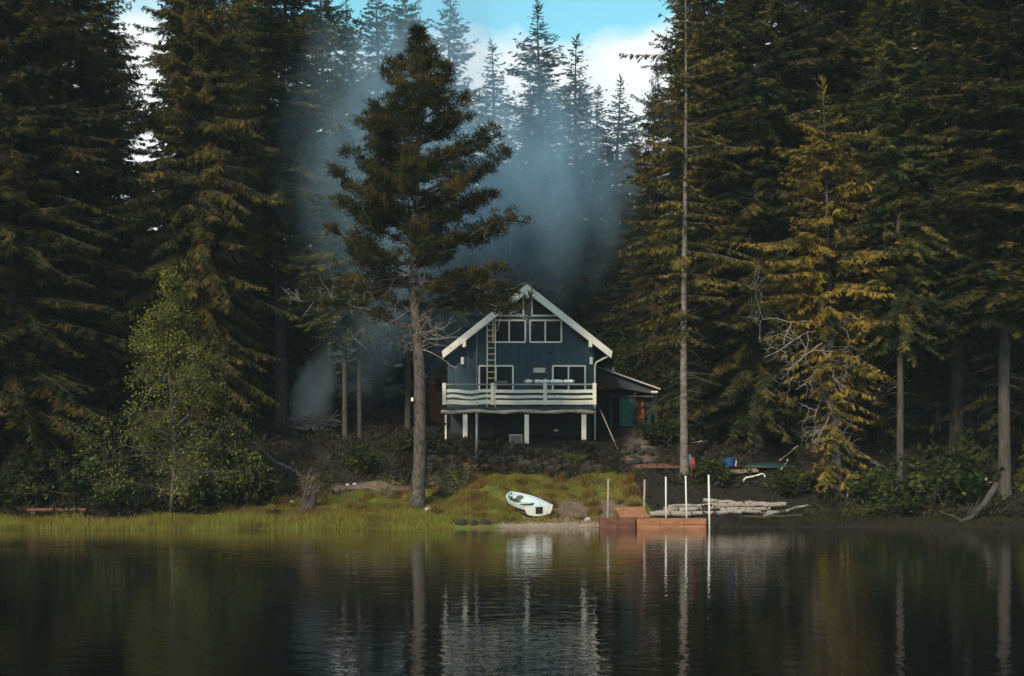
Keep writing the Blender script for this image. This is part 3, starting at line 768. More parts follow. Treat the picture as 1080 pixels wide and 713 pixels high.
# ------------------------------------------------------------------ the blue cabin
FD = 76.0
def wx(px, D=FD): return (px - CXP) * D / FPX
def wz(py, D=FD): return CAM_H + (HOR - py) * D / FPX
CAB = empty('cabin', (0, 0, 0), 'dark blue gabled lake cabin with white trim and a raised white-railed deck', 'house')
def cabin():
    x0, x1, xa = wx(472), wx(627), wx(556)
    za = wz(305) ; zl, zr = wz(305 + (556 - 472) * .79 + 2), wz(305 + (627 - 556) * .79 + 2)
    zf, back = 5.85, FD + 9.5
    MB().prism([(x0, zf), (x1, zf), (x1, zr), (xa, za), (x0, zl)], FD, back).build('wall', M['blue'], CAB)
    sid = MB()                                              # battens of the vertical siding
    for i in range(1, 26):
        x = x0 + (x1 - x0) * i / 26
        zt = zl + (za - zl) * (x - x0) / (xa - x0) if x < xa else zr + (za - zr) * (x1 - x) / (x1 - xa)
        sid.box(x - .024, x + .024, FD - .028, FD + .01, zf + .01, zt - .12)
    sid.build('siding_battens', M['blue'], CAB)
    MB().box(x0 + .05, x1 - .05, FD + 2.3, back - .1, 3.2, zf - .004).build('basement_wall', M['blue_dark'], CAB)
    # roof slabs with overhang
    fr = FD - .75
    sl = .79; e0, e1 = wx(466, fr), wx(646, fr); xr = wx(556, fr); zt = wz(300, fr)
    rf = MB()
    for e in (e0, e1):
        ze = zt - abs(e - xr) * sl
        rf.prism([(xr, zt), (e, ze), (e, ze - .17), (xr, zt - .17)], fr + .09, back + .4)
    rf.build('roof', M['roof'], CAB)
    for e in (e0, e1):                                       # white barge boards
        ze = zt - abs(e - xr) * sl
        sg = 1 if e > xr else -1
        MB().prism([(xr, zt + .03), (e, ze + .03), (e - sg * .06, ze - .34), (xr, zt - .44)], fr - .02, fr + .085).build('barge_board', M['trim'], CAB, bevel=.01)
    for px, py in ((556, 307), (490, 359), (622, 359)):     # beam ends below the barge boards
        MB().box(wx(px) - .09, wx(px) + .09, fr - .06, FD - .02, wz(py + 5, fr) - .1, wz(py, fr)).build('beam_end', M['trim'], CAB)
    def window(poly_px, name='window', mull=None, rail=None):
        pts = [(wx(px), wz(py)) for px, py in poly_px]
        fm = MB(); n = len(pts)
        for i in range(n):
            a, b = pts[i], pts[(i + 1) % n]
            fm.bar((a[0], FD - .05 - .002 * i, a[1]), (b[0], FD - .05 - .002 * i, b[1]), .09, .12, (0, 1, 0)) if False else fm.bar((a[0], FD - .045 - .003 * i, a[1]), (b[0], FD - .045 - .003 * i, b[1]), .085, .09, (0, -1, 0))
        zs = [p[1] for p in pts]
        if mull: fm.bar((wx(mull), FD - .06, min(zs)), (wx(mull), FD - .06, max(zs)), .075, .07, (0, -1, 0))
        f = fm.build(name, M['trim'], CAB)
        MB().prism(pts, FD - .03, FD - .018).build('pane', M['glass'], f)
    window([(559, 338), (592, 338), (592, 361), (559, 361)], mull=575)
    window([(520, 338), (554, 338), (554, 361), (520, 361)], mull=537)
    window([(561, 312), (561, 333), (588, 333)])
    window([(552, 312), (552, 333), (525, 333)])
    window([(505.5, 386), (541, 386), (541, 413), (505.5, 413)], mull=523)
    window([(583, 386), (617, 386), (617, 413), (583, 413)], mull=599.5)
    MB().box(wx(554) + .05, wx(559) - .05, FD - .05, FD - .01, wz(361), wz(311)).build('centre_post', M['blue'], CAB, bevel=.01)
    dr = MB().box(wx(560.5), wx(577), FD - .05, FD - .005, zf + .01, wz(386)).build('door', M['black'], CAB)
    lt = MB()
    for i in range(5):
        a = wx(562 + i * 2.4); b = wx(566 + i * 2.4)
        for q in ((a, b), (b, a)):
            lt.bar((q[0], FD - .065 - (.012 if q[0] > q[1] else 0), wz(388)), (q[1], FD - .065 - (.012 if q[0] > q[1] else 0), wz(393)), .045, .01, (0, -1, 0))
    lt.build('lattice', M['trim'], dr)
    MB().box(wx(575) - .03, wx(575) + .03, FD - .10, FD - .05, wz(400), wz(399)).build('handle', M['metal'], dr)
    for px in (488, 623.5):
        l = MB(); l.tube([(wx(px), FD - .14, wz(377)), (wx(px), FD - .14, wz(384.5))], [.09, .10], 8)
        l.box(wx(px) - .05, wx(px) + .05, FD - .10, FD - .005, wz(382), wz(379)); l.build('wall_lamp', M['trim'], CAB)
    l = MB().tube([(wx(533), FD - .03, wz(370)), (wx(533), FD + .02, wz(370))], .09, 10).build('vent_cap', M['blue_dark'], CAB)
    MB().box(wx(579.5), wx(581.8), FD - .09, FD - .005, wz(373.5), wz(370)).build('meter_box', M['blue_dark'], CAB)
    # rain pipes
    MB().tube([(wx(503), FD - .10, wz(340)), (wx(503), FD - .10, zf + .05)], .035, 6).build('rain_pipe', M['metal'], CAB)
    MB().tube([W(644, 374, fr + .3), W(641, 376, fr + .3), W(629, 382, FD - .1), W(627.5, 386, FD - .1), W(627.5, 468, FD - .1)], .05, 6).build('rain_pipe', M['trim'], CAB, True)
    # deck
    d0 = 73.4
    X = lambda px: wx(px, d0)
    Z = lambda py: wz(py, d0)
    MB().box(X(467), X(629), d0 + .06, FD - .02, zf - .14, zf - .006).build('deck_floor', M['deck'], CAB)
    pl = MB(); n = 12                                       # the peeled edge log, slightly uneven
    pl.tube([(X(465 + 162 * i / n), d0 + .10 + .02 * math.sin(i * 2.1), Z(434 + .8 * math.sin(i * 1.7))) for i in range(n + 1)], [.095 + .02 * math.sin(i * 2.9) for i in range(n + 1)], 8)
    pl.build('edge_beam', M['peel'], CAB, True)
    MB().box(X(468), X(627), d0 + .12, d0 + .25, Z(432), zf - .142).build('joist', M['deck'], CAB)
    rl = MB().box(X(466.5), X(629.5), d0 - .02, d0 + .12, Z(406.3), Z(404.6)).build('railing', M['metal'], CAB, bevel=.01)
    posts = (468.5, 519.5, 575, 627)
    for px in posts:
        MB().box(X(px) - .095, X(px) + .095, d0 - .07, d0 + .09, Z(427), Z(404)).build('railing_post', M['white'], rl, bevel=.012)
    for a, b in zip(posts[:-1], posts[1:]):
        for y0, y1, wob in ((411, 414.3, .6), (417, 420, .9), (422, 426.6, .4)):
            bd = MB(); k = 7; top = []; bot = []
            for i in range(k + 1):
                x = X(a) + .098 + (X(b) - X(a) - .196) * i / k
                w_ = wob * math.sin(i * 1.15 + a) * (1.3 if a < 480 else .25)
                top.append((x, Z(y0 + w_))); bot.append((x, Z(y1 + w_)))
            bd.prism(top + bot[::-1], d0, d0 + .05).build('rail_board', M['white'], rl)
    for px, w in ((470, .045), (490.5, .12), (555.5, .115), (616, .12)):
        zg = gz(X(px), d0 + .3)
        p = MB().box(X(px) - w, X(px) + w, d0 + .12, d0 + .12 + 2 * w, zg - .15 + (.28 if w > .1 else 0), Z(437)).build('support_post', M['white'], CAB, bevel=.012)
        if w > .1:
            MB().box(X(px) - w - .03, X(px) + w + .03, d0 + .09, d0 + .15 + 2 * w, zg - .2, zg + .125).build('footing', M['stump'], p, bevel=.01)
    MB().box(wx(585.5), wx(590.5), FD + 2.2, FD + 2.295, wz(453.5), wz(451)).build('basement_lamp', M['trim'], CAB)
cabin()

# things on and under the deck
def ladder():
    lx0, lx1 = wx(514), wx(522.5)
    r = empty('ladder', ((lx0 + lx1) / 2, FD - 1.1, 5.86), 'pale yellow ladder standing on the deck against the blue gable', 'ladder')
    b = Vector(r.location); top = Vector((0, .95, wz(336) - 5.86))
    hw = (lx1 - lx0) / 2
    for sx in (-1, 1):
        MB().bar((sx * hw, 0, .01), Vector((sx * hw, top.y, top.z)), .06, .09).build('ladder_rail', M['yellow'], r)
    for i in range(1, 15):
        p = top * (i / 15)
        MB().bar((-hw + .03, p.y, p.z), (hw - .03, p.y, p.z), .05, .045).build('rung', M['yellow'], r)
ladder()

def blob(name, pts, rr, mat, label, cat, group=None, flat=.6):
    """lumpy bundle along a line of points"""
    rng = np.random.default_rng(len(label)); mb = MB(); n = len(pts)
    P = []; R = []
    for i in range(n - 1):
        for t in np.linspace(0, 1, 5, endpoint=False):
            P.append(Vector(pts[i]).lerp(Vector(pts[i + 1]), t)); R.append(rr * rng.uniform(.75, 1.15))
    P.append(Vector(pts[-1])); R.append(rr * .9)
    P = [P[0] - (P[1] - P[0]).normalized() * rr * .5] + P + [P[-1] + (P[-1] - P[-2]).normalized() * rr * .5]
    R = [rr * .35] + R + [rr * .35]
    mb.tube([(0, 0, 0)] * 0 + P, R, 9)
    c = sum(P, Vector()) / len(P)
    mb.v = [((p[0] - c.x), (p[1] - c.y), (p[2] - c.z) * flat) for p in mb.v]
    o = mb.build(name, M[mat], None, True, loc=c)
    return tag(o, label, cat, group)
zc = wz(404.4, 73.4) + .10
gx = lambda px: wx(px, 73.45)
blob('cushion', [(gx(555), 73.45, zc), (gx(560), 73.45, zc)], .19, 'cloth', 'short white bundle on the deck rail in front of the dark door', 'bundle', 'white bundles along the deck rail')
blob('cushion', [(gx(565), 73.45, zc), (gx(578), 73.45, zc)], .18, 'cloth', 'white bundle on the deck rail beside the right-hand railing post', 'bundle', 'white bundles along the deck rail')
blob('cushion', [(gx(581), 73.45, zc), (gx(593), 73.45, zc)], .17, 'cloth', 'long white bundle on the deck rail, middle of the three below the right window', 'bundle', 'white bundles along the deck rail')
blob('cushion', [(gx(596), 73.45, zc), (gx(604), 73.45, zc)], .18, 'cloth', 'white bundle on the deck rail nearest the right end', 'bundle', 'white bundles along the deck rail')
blob('tarp_roll', [(gx(522), 73.45, zc - .03), (gx(535), 73.45, zc - .03)], .10, 'metal', 'grey rolled sheet on the deck rail below the ladder', 'tarp')

def under_deck():
    x0, x1 = wx(537, 75), wx(551, 75); zg = gz(wx(544, 75), 74.6)
    r = empty('air_conditioner', ((x0 + x1) / 2, 75, zg), 'pale boxy cooling unit with dark grille under the deck', 'cooling unit')
    w = (x1 - x0) / 2
    MB().box(-w, w, -.25, .3, .0, .62).build('case', M['palestone'], r, bevel=.02)
    g = MB()
    for i in range(5): g.box(-w + .06, w - .06, -.275, -.252, .24 + i * .065, .27 + i * .065)
    g.build('grille', M['black'], r)
    o = MB().box(-.72, .72, -.04, .04, -.1, .95).build('plywood_sheet', M['deck'], None, bevel=.01, loc=(wx(508, 78.1), 78.1, gz(wx(508, 78.1), 78.1)))
    o.rotation_euler = (math.radians(-8), 0, 0)
    tag(o, 'brown board leaning against the basement wall under the deck', 'board')
    p = G(502.5, 482)
    t = MB().tube([(0, 0, -.2), (.02, 0, wz(436, p.y) - p.z)], .075, 8).build('steel_post', M['metal'], None, True, loc=p)
    tag(t, 'thin grey post in the stony bank below the deck', 'post')
under_deck()

# ------------------------------------------------------------------ stony bank under the cabin
def rock_mesh(seed, mat):
    rng = np.random.default_rng(seed)
    import bmesh
    bm = bmesh.new(); bmesh.ops.create_icosphere(bm, subdivisions=3, radius=1)
    q = rng.normal(0, 1, (9, 3)); q = nrm(q); dd = rng.uniform(.62, .95, 9)
    for v in bm.verts:
        c = np.array(v.co)
        for n_, d_ in zip(q, dd):
            e = c @ n_ - d_
            if e > 0: c = c - n_ * e
        c = c * (1 + .05 * math.sin(c[0] * 7 + seed) * math.sin(c[1] * 6) )
        v.co = c * np.array([1, .8, .7])
    me = bpy.data.meshes.new('rock'); bm.to_mesh(me); bm.free(); me.materials.append(M[mat]); return me
def rubble():
    rng = np.random.default_rng(8); mb = MB()
    srcs = [rock_mesh(s, 'stone') for s in range(5)]
    tpl = [(np.array([v.co[:] for v in m_.vertices]), [tuple(p.vertices) for p in m_.polygons]) for m_ in srcs]
    for i in range(330):
        px = rng.uniform(440, 690); t = rng.uniform(8.3, 11.6)
        y = 61.6 + t; x = (px - CXP) * y / FPX; y = float(shore(x)) + t
        if px > 640 and rng.uniform() < .6: continue
        sz = rng.uniform(.10, .34)
        V, F = tpl[i % 5]; a = rng.uniform(0, 6.28); c, s = math.cos(a), math.sin(a)
        R = V * sz * rng.uniform(.8, 1.2, 3); R = np.stack([R[:, 0] * c - R[:, 1] * s, R[:, 0] * s + R[:, 1] * c, R[:, 2]], 1)
        mb.add(R + np.array([x, y, gz(x, y) + sz * .2]), F)
    tag(mb.build('rubble', M['stone']), 'dark mossy rubble bank supporting the terrace under the cabin', 'rubble', kind='stuff')
    for i, (px, py, sz, m_, lab) in enumerate([
        (487, 553, .32, 'stone', 'dark flat rock at the water edge left of the gravel strip'),
        (500, 553, .25, 'stone', 'small dark rock at the water edge between two larger ones'),
        (511, 552, .30, 'stone', 'dark rock touching the left tip of the gravel strip'),
        (308, 530, .14, 'palestone', 'small pale stone on the lawn just left of the stump'),
        (367, 512, .14, 'palestone', 'pale stone beside the footpath, left of two'),
        (374, 511, .13, 'palestone', 'pale stone beside the footpath, right of two'),
        (1042, 508, .32, 'palestone', 'pale rock on the right bank beside the massive trunk'),
        (620, 549, .18, 'palestone', 'pale stone at the right end of the gravel strip by the dock'),
        (452, 538, .20, 'palestone', 'light stone at the foot of the lakeside pine')]):
        p = G(px, py); o = link('rock', rock_mesh(20 + i, m_), None, p); o.scale = (sz, sz, sz); o.rotation_euler = (0, 0, i * 1.3)
        tag(o, lab, 'rock')
    # small pebbles of the beach
    mb = MB()
    for i in range(420):
        px = rng.uniform(522, 640); t = abs(rng.normal(.5, .4)) + .05
        x = (px - CXP) * 62 / FPX; y = float(shore(x)) + t; sz = rng.uniform(.02, .06)
        V, F = tpl[i % 5]
        mb.add(V * sz + np.array([x, y, gz(x, y) + sz * .2]), F)
    tag(mb.build('gravel', M['pebble']), 'strip of pale gravel at the waterline below the boat', 'gravel', kind='stuff')
rubble()

# ------------------------------------------------------------------ sheds
def shed():
    D = 81.5
    X = lambda px: wx(px, D); Z = lambda py: wz(py, D)
    zg = gz(X(660), D)
    r = empty('shed', (X(660), D, zg), 'low lean-to shed with white sloping roof edge right of the cabin', 'shed')
    ox, oy, oz = r.location
    def L(mb): mb.v = [(a - ox, b - oy, c - oz) for a, b, c in mb.v]; return mb
    L(MB().prism([(X(629), Z(390)), (X(693), Z(412)), (X(693), Z(416)), (X(629), Z(405))], D, D + .12)).build('gable_panel', M['iron'], r)
    L(MB().prism([(X(629), Z(386)), (X(696), Z(410)), (X(696), Z(411.6)), (X(629), Z(387.8))], D - .35, D - .28)).build('barge_board', M['palestone'], r)
    L(MB().prism([(X(629), Z(386.5)), (X(696), Z(410.5)), (X(696), Z(412)), (X(629), Z(388.5))], D - .275, D + 6)).build('roof', M['iron'], r)
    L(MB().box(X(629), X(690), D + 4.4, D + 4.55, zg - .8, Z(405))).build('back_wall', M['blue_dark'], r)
    for px in (645, 670, 692):
        L(MB().box(X(px) - .07, X(px) + .07, D + .14, D + .28, zg - .5, Z(413))).build('shed_post', M['deck'], r)
    L(MB().box(X(630), X(691), D - .03, D - .005, Z(419), Z(417))).build('lintel', M['deck'], r)
    L(MB().box(X(654.5), X(669), D + .6, D + .64, zg + .15, Z(419.5))).build('tarp_panel', M['teal'], r)
    L(MB().box(X(673.5), X(681), D + .9, D + .98, zg - .3, Z(420))).build('door', M['rust'], r)
    L(MB().box(X(683), X(688), D + .9, D + .98, zg - .3, Z(421))).build('side_panel', M['blue'], r)
    L(MB().tube([(X(650), D + 2.2, Z(393)), (X(650), D + 2.2, Z(384))], .10, 8)).build('stove_pipe', M['metal'], r)
    L(MB().box(X(686), X(693), D - .39, D - .355, Z(414.5), Z(412.8))).build('roof_lamp', M['trim'], r)
    # red brown hut left of the cabin
    D2 = 84; X2 = lambda px: wx(px, D2); Z2 = lambda py: wz(py, D2); zg = gz(X2(460), D2)
    h = empty('hut', (X2(460), D2, zg), 'small red-brown hut half hidden behind the left side of the cabin', 'hut')
    ox, oy, oz = h.location
    L = lambda mb: (setattr(mb, 'v', [(a - ox, b - oy, c - oz) for a, b, c in mb.v]), mb)[1]
    L(MB().box(X2(453), X2(474), D2, D2 + 2, zg - .6, Z2(394))).build('wall', M['brick'], h)
    L(MB().prism([(X2(451), Z2(394)), (X2(476), Z2(389)), (X2(476), Z2(391)), (X2(451), Z2(396))], D2 - .3, D2 + 2.3)).build('roof', M['roof'], h)
    f = MB()
    for a, b in (((458, 398), (458, 414)), ((466, 398), (466, 414)), ((458, 398), (466, 398)), ((458, 414), (466, 414))):
        f.bar((X2(a[0]), D2 - .03, Z2(a[1])), (X2(b[0]), D2 - .03, Z2(b[1])), .08, .06, (0, -1, 0))
    f = L(f).build('window', M['rust'], h)
    L(MB().box(X2(458), X2(466), D2 - .02, D2 - .008, Z2(414), Z2(398))).build('pane', M['glass'], f)
shed()

# ------------------------------------------------------------------ the boat
def boat():
    st = G(568, 546); bw = G(538, 524)
    st = Vector(st); d = (Vector((bw.x, bw.y, 0)) - Vector((st.x, st.y, 0))).normalized()
    Lb, B, hd = 3.2, .74, .46
    r = empty('rowing_boat', (0, 0, 0), 'pale open rowing boat pulled up on the grass above the gravel', 'boat')
    def sec(t, inset=0., lift=0.):
        """t 0 stern .. 1 bow; half profile from gunwale to keel"""
        w = B * (1 - max(0, (t - .35) / .65) ** 2.8) ** .9 * (.9 + .1 * min(1, t / .35)) - inset
        w = max(.015, w)
        sh = hd + .20 * t ** 2.2
        kz = .02 + .30 * max(0, t - .62) ** 1.6 * 2.2 + lift
        return [(w, sh - (0 if not inset else .012)), (w * .96, sh * .62 + kz * .38), (w * .80, sh * .2 + kz * .8), (w * .35, kz + .02), (0, kz)]
    ts = np.linspace(0, 1, 15)
    def shell(inset, lift):
        V = []; F = []
        for t in ts:
            p = sec(t, inset, lift); ring = [(-a, t * Lb, z) for a, z in p] + [(a, t * Lb, z) for a, z in p[-2::-1]]
            V += ring
        k = 9
        for i in range(len(ts) - 1):
            for j in range(k - 1): F.append((i * k + j, i * k + j + 1, (i + 1) * k + j + 1, (i + 1) * k + j))
        return V, F
    o = MB(); V, F = shell(0, 0); o.add(V, [f[::-1] for f in F]); o.build('hull', M['boat_white'], r, True)
    i_ = MB(); V, F = shell(.035, .05); i_.add(V, F); i_.build('inner_skin', M['boat'], r, True)
    g = MB()
    for sx in (-1, 1):
        for a, b in zip(ts[:-1], ts[1:]):
            pa, pb = sec(a)[0], sec(b)[0]
            g.bar((sx * (pa[0] - .012), a * Lb, pa[1] + .012), (sx * (pb[0] - .012), b * Lb + .01, pb[1] + .012), .075, .04)
    g.build('gunwale', M['boat'], r)
    stp = MB()                                               # dark stripe under the gunwale
    for sx in (-1, 1):
        for a, b in zip(ts[:-1], ts[1:]):
            pa, pb = sec(a), sec(b)
            stp.bar((sx * (pa[1][0] + .016), a * Lb, pa[1][1] - .02), (sx * (pb[1][0] + .016), b * Lb + .01, pb[1][1] - .02), .02, .10)
    stp.build('stripe', M['black'], r)
    p = sec(0)
    tv = [(-a, z) for a, z in p] + [(a, z) for a, z in p[-2::-1]]
    MB().prism(tv, -.045, -.002).build('transom', M['boat_white'], r)
    pad = MB().box(-.17, .17, -.075, -.047, .14, .44).build('motor_pad', M['black'], r, bevel=.01)
    for t in (.30, .62):
        w = sec(t)[1][0] - .05
        MB().box(-w, w, t * Lb - .13, t * Lb + .13, .30, .335).build('thwart', M['boat'], r, bevel=.01)
    w = sec(.06)[1][0] - .05
    MB().box(-w, w, .02, .34, .30, .335).build('stern_seat', M['boat'], r, bevel=.01)
    MB().prism([(-.30, .58), (.30, .58), (.30, .60), (-.30, .60)], Lb * .80, Lb * .90).build('bow_deck', M['boat'], r)
    for sx in (-1, 1):
        MB().tube([(sx * sec(.5)[0][0], .5 * Lb, .55), (sx * sec(.5)[0][0], .5 * Lb, .68)], .022, 6).build('oarlock', M['metal'], r)
    bwp = st + d * Lb
    slope = math.atan2(gz(bwp.x, bwp.y) - gz(st.x, st.y), Lb)
    r.location = (st.x, st.y, gz(st.x, st.y) + .05)
    yaw = math.atan2(-d.x, d.y)
    r.rotation_euler = (slope * .50, math.radians(-3), yaw)
    r.rotation_mode = 'XYZ'
boat()

# ------------------------------------------------------------------ dock, poles, logs
def dock():
    r = empty('dock', (0, 0, 0), 'weathered orange wooden dock floating at the bank with a tilted board panel', 'dock')
    D = 60.9; X = lambda px: wx(px, D)
    x0, xm, x1 = X(633), X(671), X(745)
    def raft(name, xa, xb, ya, yb, mat, zt):
        top = MB(); n = 9
        for i in range(n):
            a = ya + (yb - ya) * i / n
            top.box(xa, xb, a + .008, ya + (yb - ya) * (i + 1) / n - .008, zt - .05, zt + .004 * (i % 3))
        o = top.build(name, M[mat], r, bevel=.008)
        fr = MB().box(xa + .03, xb - .03, ya + .02, yb - .02, -.25, zt - .055).build('float_frame', M[mat], o)
        fc = MB(); nb_ = max(2, int((xb - xa) / .8)); rngd = np.random.default_rng(int(zt * 1000))
        for i in range(nb_):
            for z0_, z1_ in ((-.05, .17), (.18, zt + .012)):
                e = rngd.uniform(-.012, .012, 3)
                fc.box(xa + (xb - xa) * i / nb_ + .004, xa + (xb - xa) * (i + 1) / nb_ - .004, ya - .036 + e[0], ya + .004, z0_, z1_ + e[1])
        fc.build('front_board', M[mat], o, bevel=.01)
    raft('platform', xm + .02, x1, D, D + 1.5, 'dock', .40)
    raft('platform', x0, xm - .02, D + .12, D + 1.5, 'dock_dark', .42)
    a, b = W(648, 534.5, D + 1.0), W(679, 534.5, D + 1.0); c, d = W(685, 545.5, D + .10), W(655, 545.5, D + .10)
    n = Vector((0, .05, -.07))
    MB().add([a, b, c, d, a + n, b + n, c + n, d + n], [(3, 2, 1, 0), (4, 5, 6, 7), (0, 1, 5, 4), (1, 2, 6, 5), (2, 3, 7, 6), (3, 0, 4, 7)]).build('tilted_panel', M['dock'], r, bevel=.008)
    MB().prism([(X(650), .43), (X(655), .43), (X(650), .78)], D + .75, D + .9).build('panel_brace', M['dock_dark'], r)
dock()
for px, y0, y1, D, m_, r_, lab in [
    (641, 506, 548, 61.9, 'drift', .042, 'grey wooden pole at the left end of the dock'),
    (679, 507, 540, 63.2, 'drift', .045, 'grey wooden pole behind the tilted dock panel'),
    (702.5, 504, 546, 62.6, 'pvc', .037, 'white pole behind the dock, left of the pale trunk'),
    (724.5, 503, 546, 62.6, 'pvc', .037, 'white pole behind the dock, in front of the pale trunk'),
    (748.5, 502, 558, 60.8, 'pvc', .042, 'white pole in the water at the right end of the dock')]:
    p = W(px, y1, D); t = W(px + random.uniform(-1.4, 1.4), y0, D + random.uniform(-.05, .05))
    r = empty('mooring_pole', (p.x, p.y, 0), lab, 'pole', 'poles standing around the dock')
    zb = min(p.z, gz(p.x, p.y)) - .4
    MB().tube([(0, 0, zb), (t.x - p.x, 0, t.z)], r_, 8).build('shaft', M[m_], r, True)
    MB().tube([(t.x - p.x, 0, t.z), (t.x - p.x, 0, t.z + .05)], [r_ * 1.25, r_ * 1.1], 8).build('cap', M[m_], r)

def log(name, a, b, r0, r1, mat, label, cat='log', group=None, wob=.06, seed=0, k=8):
    a = Vector(a); b = Vector(b); rng = np.random.default_rng(seed + 77); n = 8
    c = (a + b) / 2; pts = []; rad = []
    for i in range(n + 1):
        t = i / n; p = a.lerp(b, t) - c
        pts.append(p + Vector(rng.normal(0, wob, 3)) * (0 < i < n)); rad.append((r0 + (r1 - r0) * t) * rng.uniform(.88, 1.12))
    mb = MB().tube(pts, rad, k)
    o = mb.build(name, M[mat], None, False, loc=c)
    return tag(o, label, cat, group)
DL = 'bleached logs piled beside the dock'
for i, (xa, ya, xb, yb, D, r, lab) in enumerate([
    (685, 543, 782, 541, 63.0, .12, 'thick bleached log lowest in the pile, running behind the dock end'),
    (700, 538, 812, 537, 63.5, .11, 'long pale log just above the lowest one in the pile'),
    (752, 533, 828, 532.5, 63.9, .11, 'pale log in the middle of the pile, right of the last pole'),
    (742, 527.5, 815, 533, 64.3, .10, 'pale log sloping down to the right along the pile top'),
    (705, 534, 765, 531, 64.2, .08, 'slim grey log on the left shoulder of the pile'),
    (768, 530, 829, 530.5, 64.6, .09, 'straight pale log topmost at the right end of the pile'),
    (806, 543, 852, 532, 63.2, .07, 'thin pole-like log slanting up at the right end of the pile'),
    (760, 538, 822, 540, 63.3, .09, 'short brownish log near the water at the right of the pile'),
    (690, 540, 735, 537, 63.8, .08, 'short log behind the white poles at the left of the pile'),
    (780, 545, 846, 543, 62.8, .08, 'dark wet log at the water edge below the pile')]):
    log('driftwood_log', G(xa, ya + 3.5) + Vector((0, 0, r * 1.5)), G(xb, yb + 3.5) + Vector((0, 0, r * 1.4)), r, r * .75, 'drift' if i < 9 else 'stump', lab, 'log', DL, .022, i)
# dark timber bank holding the logs is the ground itself; loose things on the bank
log('leaning_stick', G(815, 514), W(831, 484, G(815, 514).y + .4), .05, .03, 'drift', 'bare grey stick leaning up on the bank left of the mossy tree', 'stick', None, .03, 31, 6)
log('leaning_stick', G(822, 486), W(842, 470, G(822, 486).y + .3), .04, .025, 'drift', 'thin dark branch slanting above the green canoe', 'stick', None, .03, 32, 6)
log('leaning_stick', G(652, 474) + Vector((0, 0, -.05)), W(633, 432, 74.2), .032, .028, 'drift', 'long thin pole leaning on the right corner of the deck', 'pole', None, .0, 33, 6)
log('fallen_branch', G(318, 505) + Vector((0, 0, .05)), W(266, 466, 65.5), .10, .05, 'bark_grey', 'mossy broken branch leaning down toward the stump', 'branch', None, .06, 34, 7)
log('timber_beam', G(728, 468) + Vector((0, 0, .06)), G(746, 467) + Vector((0, 0, .06)), .05, .05, 'drift', 'short bare rail on the slope right of the pale trunk', 'rail', None, .01, 35, 6)

def plank_thing(name, px0, px1, py, D, th, dep, mat, label, cat, tilt=0, group=None):
    q = G((px0 + px1) / 2, py + 1.5); D = q.y; a = W(px0, py, D); b = W(px1, py, D); a.z = b.z = q.z + .07
    o = MB().box(-(b.x - a.x) / 2, (b.x - a.x) / 2, -dep / 2, dep / 2, -th / 2, th / 2).build(name, M[mat], None, bevel=.01, loc=(a + b) / 2)
    o.rotation_euler = (math.radians(12), math.radians(tilt), 0)
    return tag(o, label, cat, group)
plank_thing('plank', 770, 799, 497, 66.2, .10, .5, 'plank', 'wide tan plank lying on the bank above the logs', 'plank', -4)
plank_thing('plank', 758, 776, 500, 66.0, .07, .3, 'plank', 'short tan plank under the wide plank on the bank', 'plank', -14)
mb = MB().tube([(0, 0, -.1), (.02, 0, .12), (.12, .02, .22), (.55, .05, .30), (.95, .1, .42), (1.05, .1, .36), (1.1, .12, .08)], .045, 8)
tag(mb.build('bent_pipe', M['pvc'], None, True, loc=G(784, 509)), 'bent white pipe arching over the bank below the planks', 'pipe')
mb = MB().tube([(0, 0, -.25), (.0, 0, .05), (.06, 0, .12), (.22, .03, .16)], .045, 8)
tag(mb.build('bent_pipe', M['pvc'], None, True, loc=G(754, 512)), 'small bent white pipe end left of the planks', 'pipe')

def hull_thing(name, px0, px1, py, D, mat, label, cat, beam=.42, flip=True):
    q = G((px0 + px1) / 2, py + 3); D = q.y; a = W(px0, py, D); b = W(px1, py, D); a.z = b.z = q.z + .19; Lh = (b - a).length
    V = []; F = []; n = 13; k = 7
    for i in range(n):
        t = i / (n - 1); w = beam * math.sin(PI * min(max(t, .02), .98)) ** .7; dz = .24 * math.sin(PI * min(max(t, .02), .98)) ** .35
        for j in range(k):
            an = PI * j / (k - 1)
            V.append((t * Lh - Lh / 2, -w * math.cos(an), (dz * math.sin(an) if flip else -dz * math.sin(an))))
    for i in range(n - 1):
        for j in range(k - 1): F.append((i * k + j, (i + 1) * k + j, (i + 1) * k + j + 1, i * k + j + 1))
    c = (a + b) / 2; r = empty(name, (c.x, c.y, c.z - .15), label, cat)
    MB().add(V, F).build('hull', M[mat], r, True)
    g = MB()
    for s in (0, k - 1):
        g.tube([V[i * k + s] for i in range(n)], .03, 5)
    g.build('gunwale', M['deck'], r)
    return r
hull_thing('canoe', 786, 838, 491, 67.0, 'greenp', 'upturned dark green canoe on the bank behind the planks', 'canoe')
hull_thing('canoe', 664, 718, 492, 69.3, 'dock_dark', 'upturned dark rust-red canoe on the slope left of the pale trunk', 'canoe', .36)
def tub():
    p = G(768, 492); r = empty('tub', p, 'small blue plastic tub on the bank right of the pale trunk', 'tub')
    MB().tube([(0, 0, 0), (0, 0, .38)], [.30, .38], 14).build('body', M['bluep'], r)
    MB().tube([(0, 0, .38), (0, 0, .42)], [.41, .41], 14).build('rim', M['bluep'], r)
    MB().tube([(.36, -.05, .0), (.38, -.05, .22), (.34, -.05, .42)], .05, 6).build('handle', M['pvc'], r)
tub()
p = G(731, 503)
o = MB().prism([(-.11, -.1), (.11, -.1), (.12, .70), (.07, .95), (-.05, .97), (-.11, .75)], -.05, .05).build('sled', M['red'], None, bevel=.03, loc=p)
o.rotation_euler = (math.radians(-8), 0, 0)
tag(o, 'upright red plastic sled leaning beside the pale trunk', 'sled')
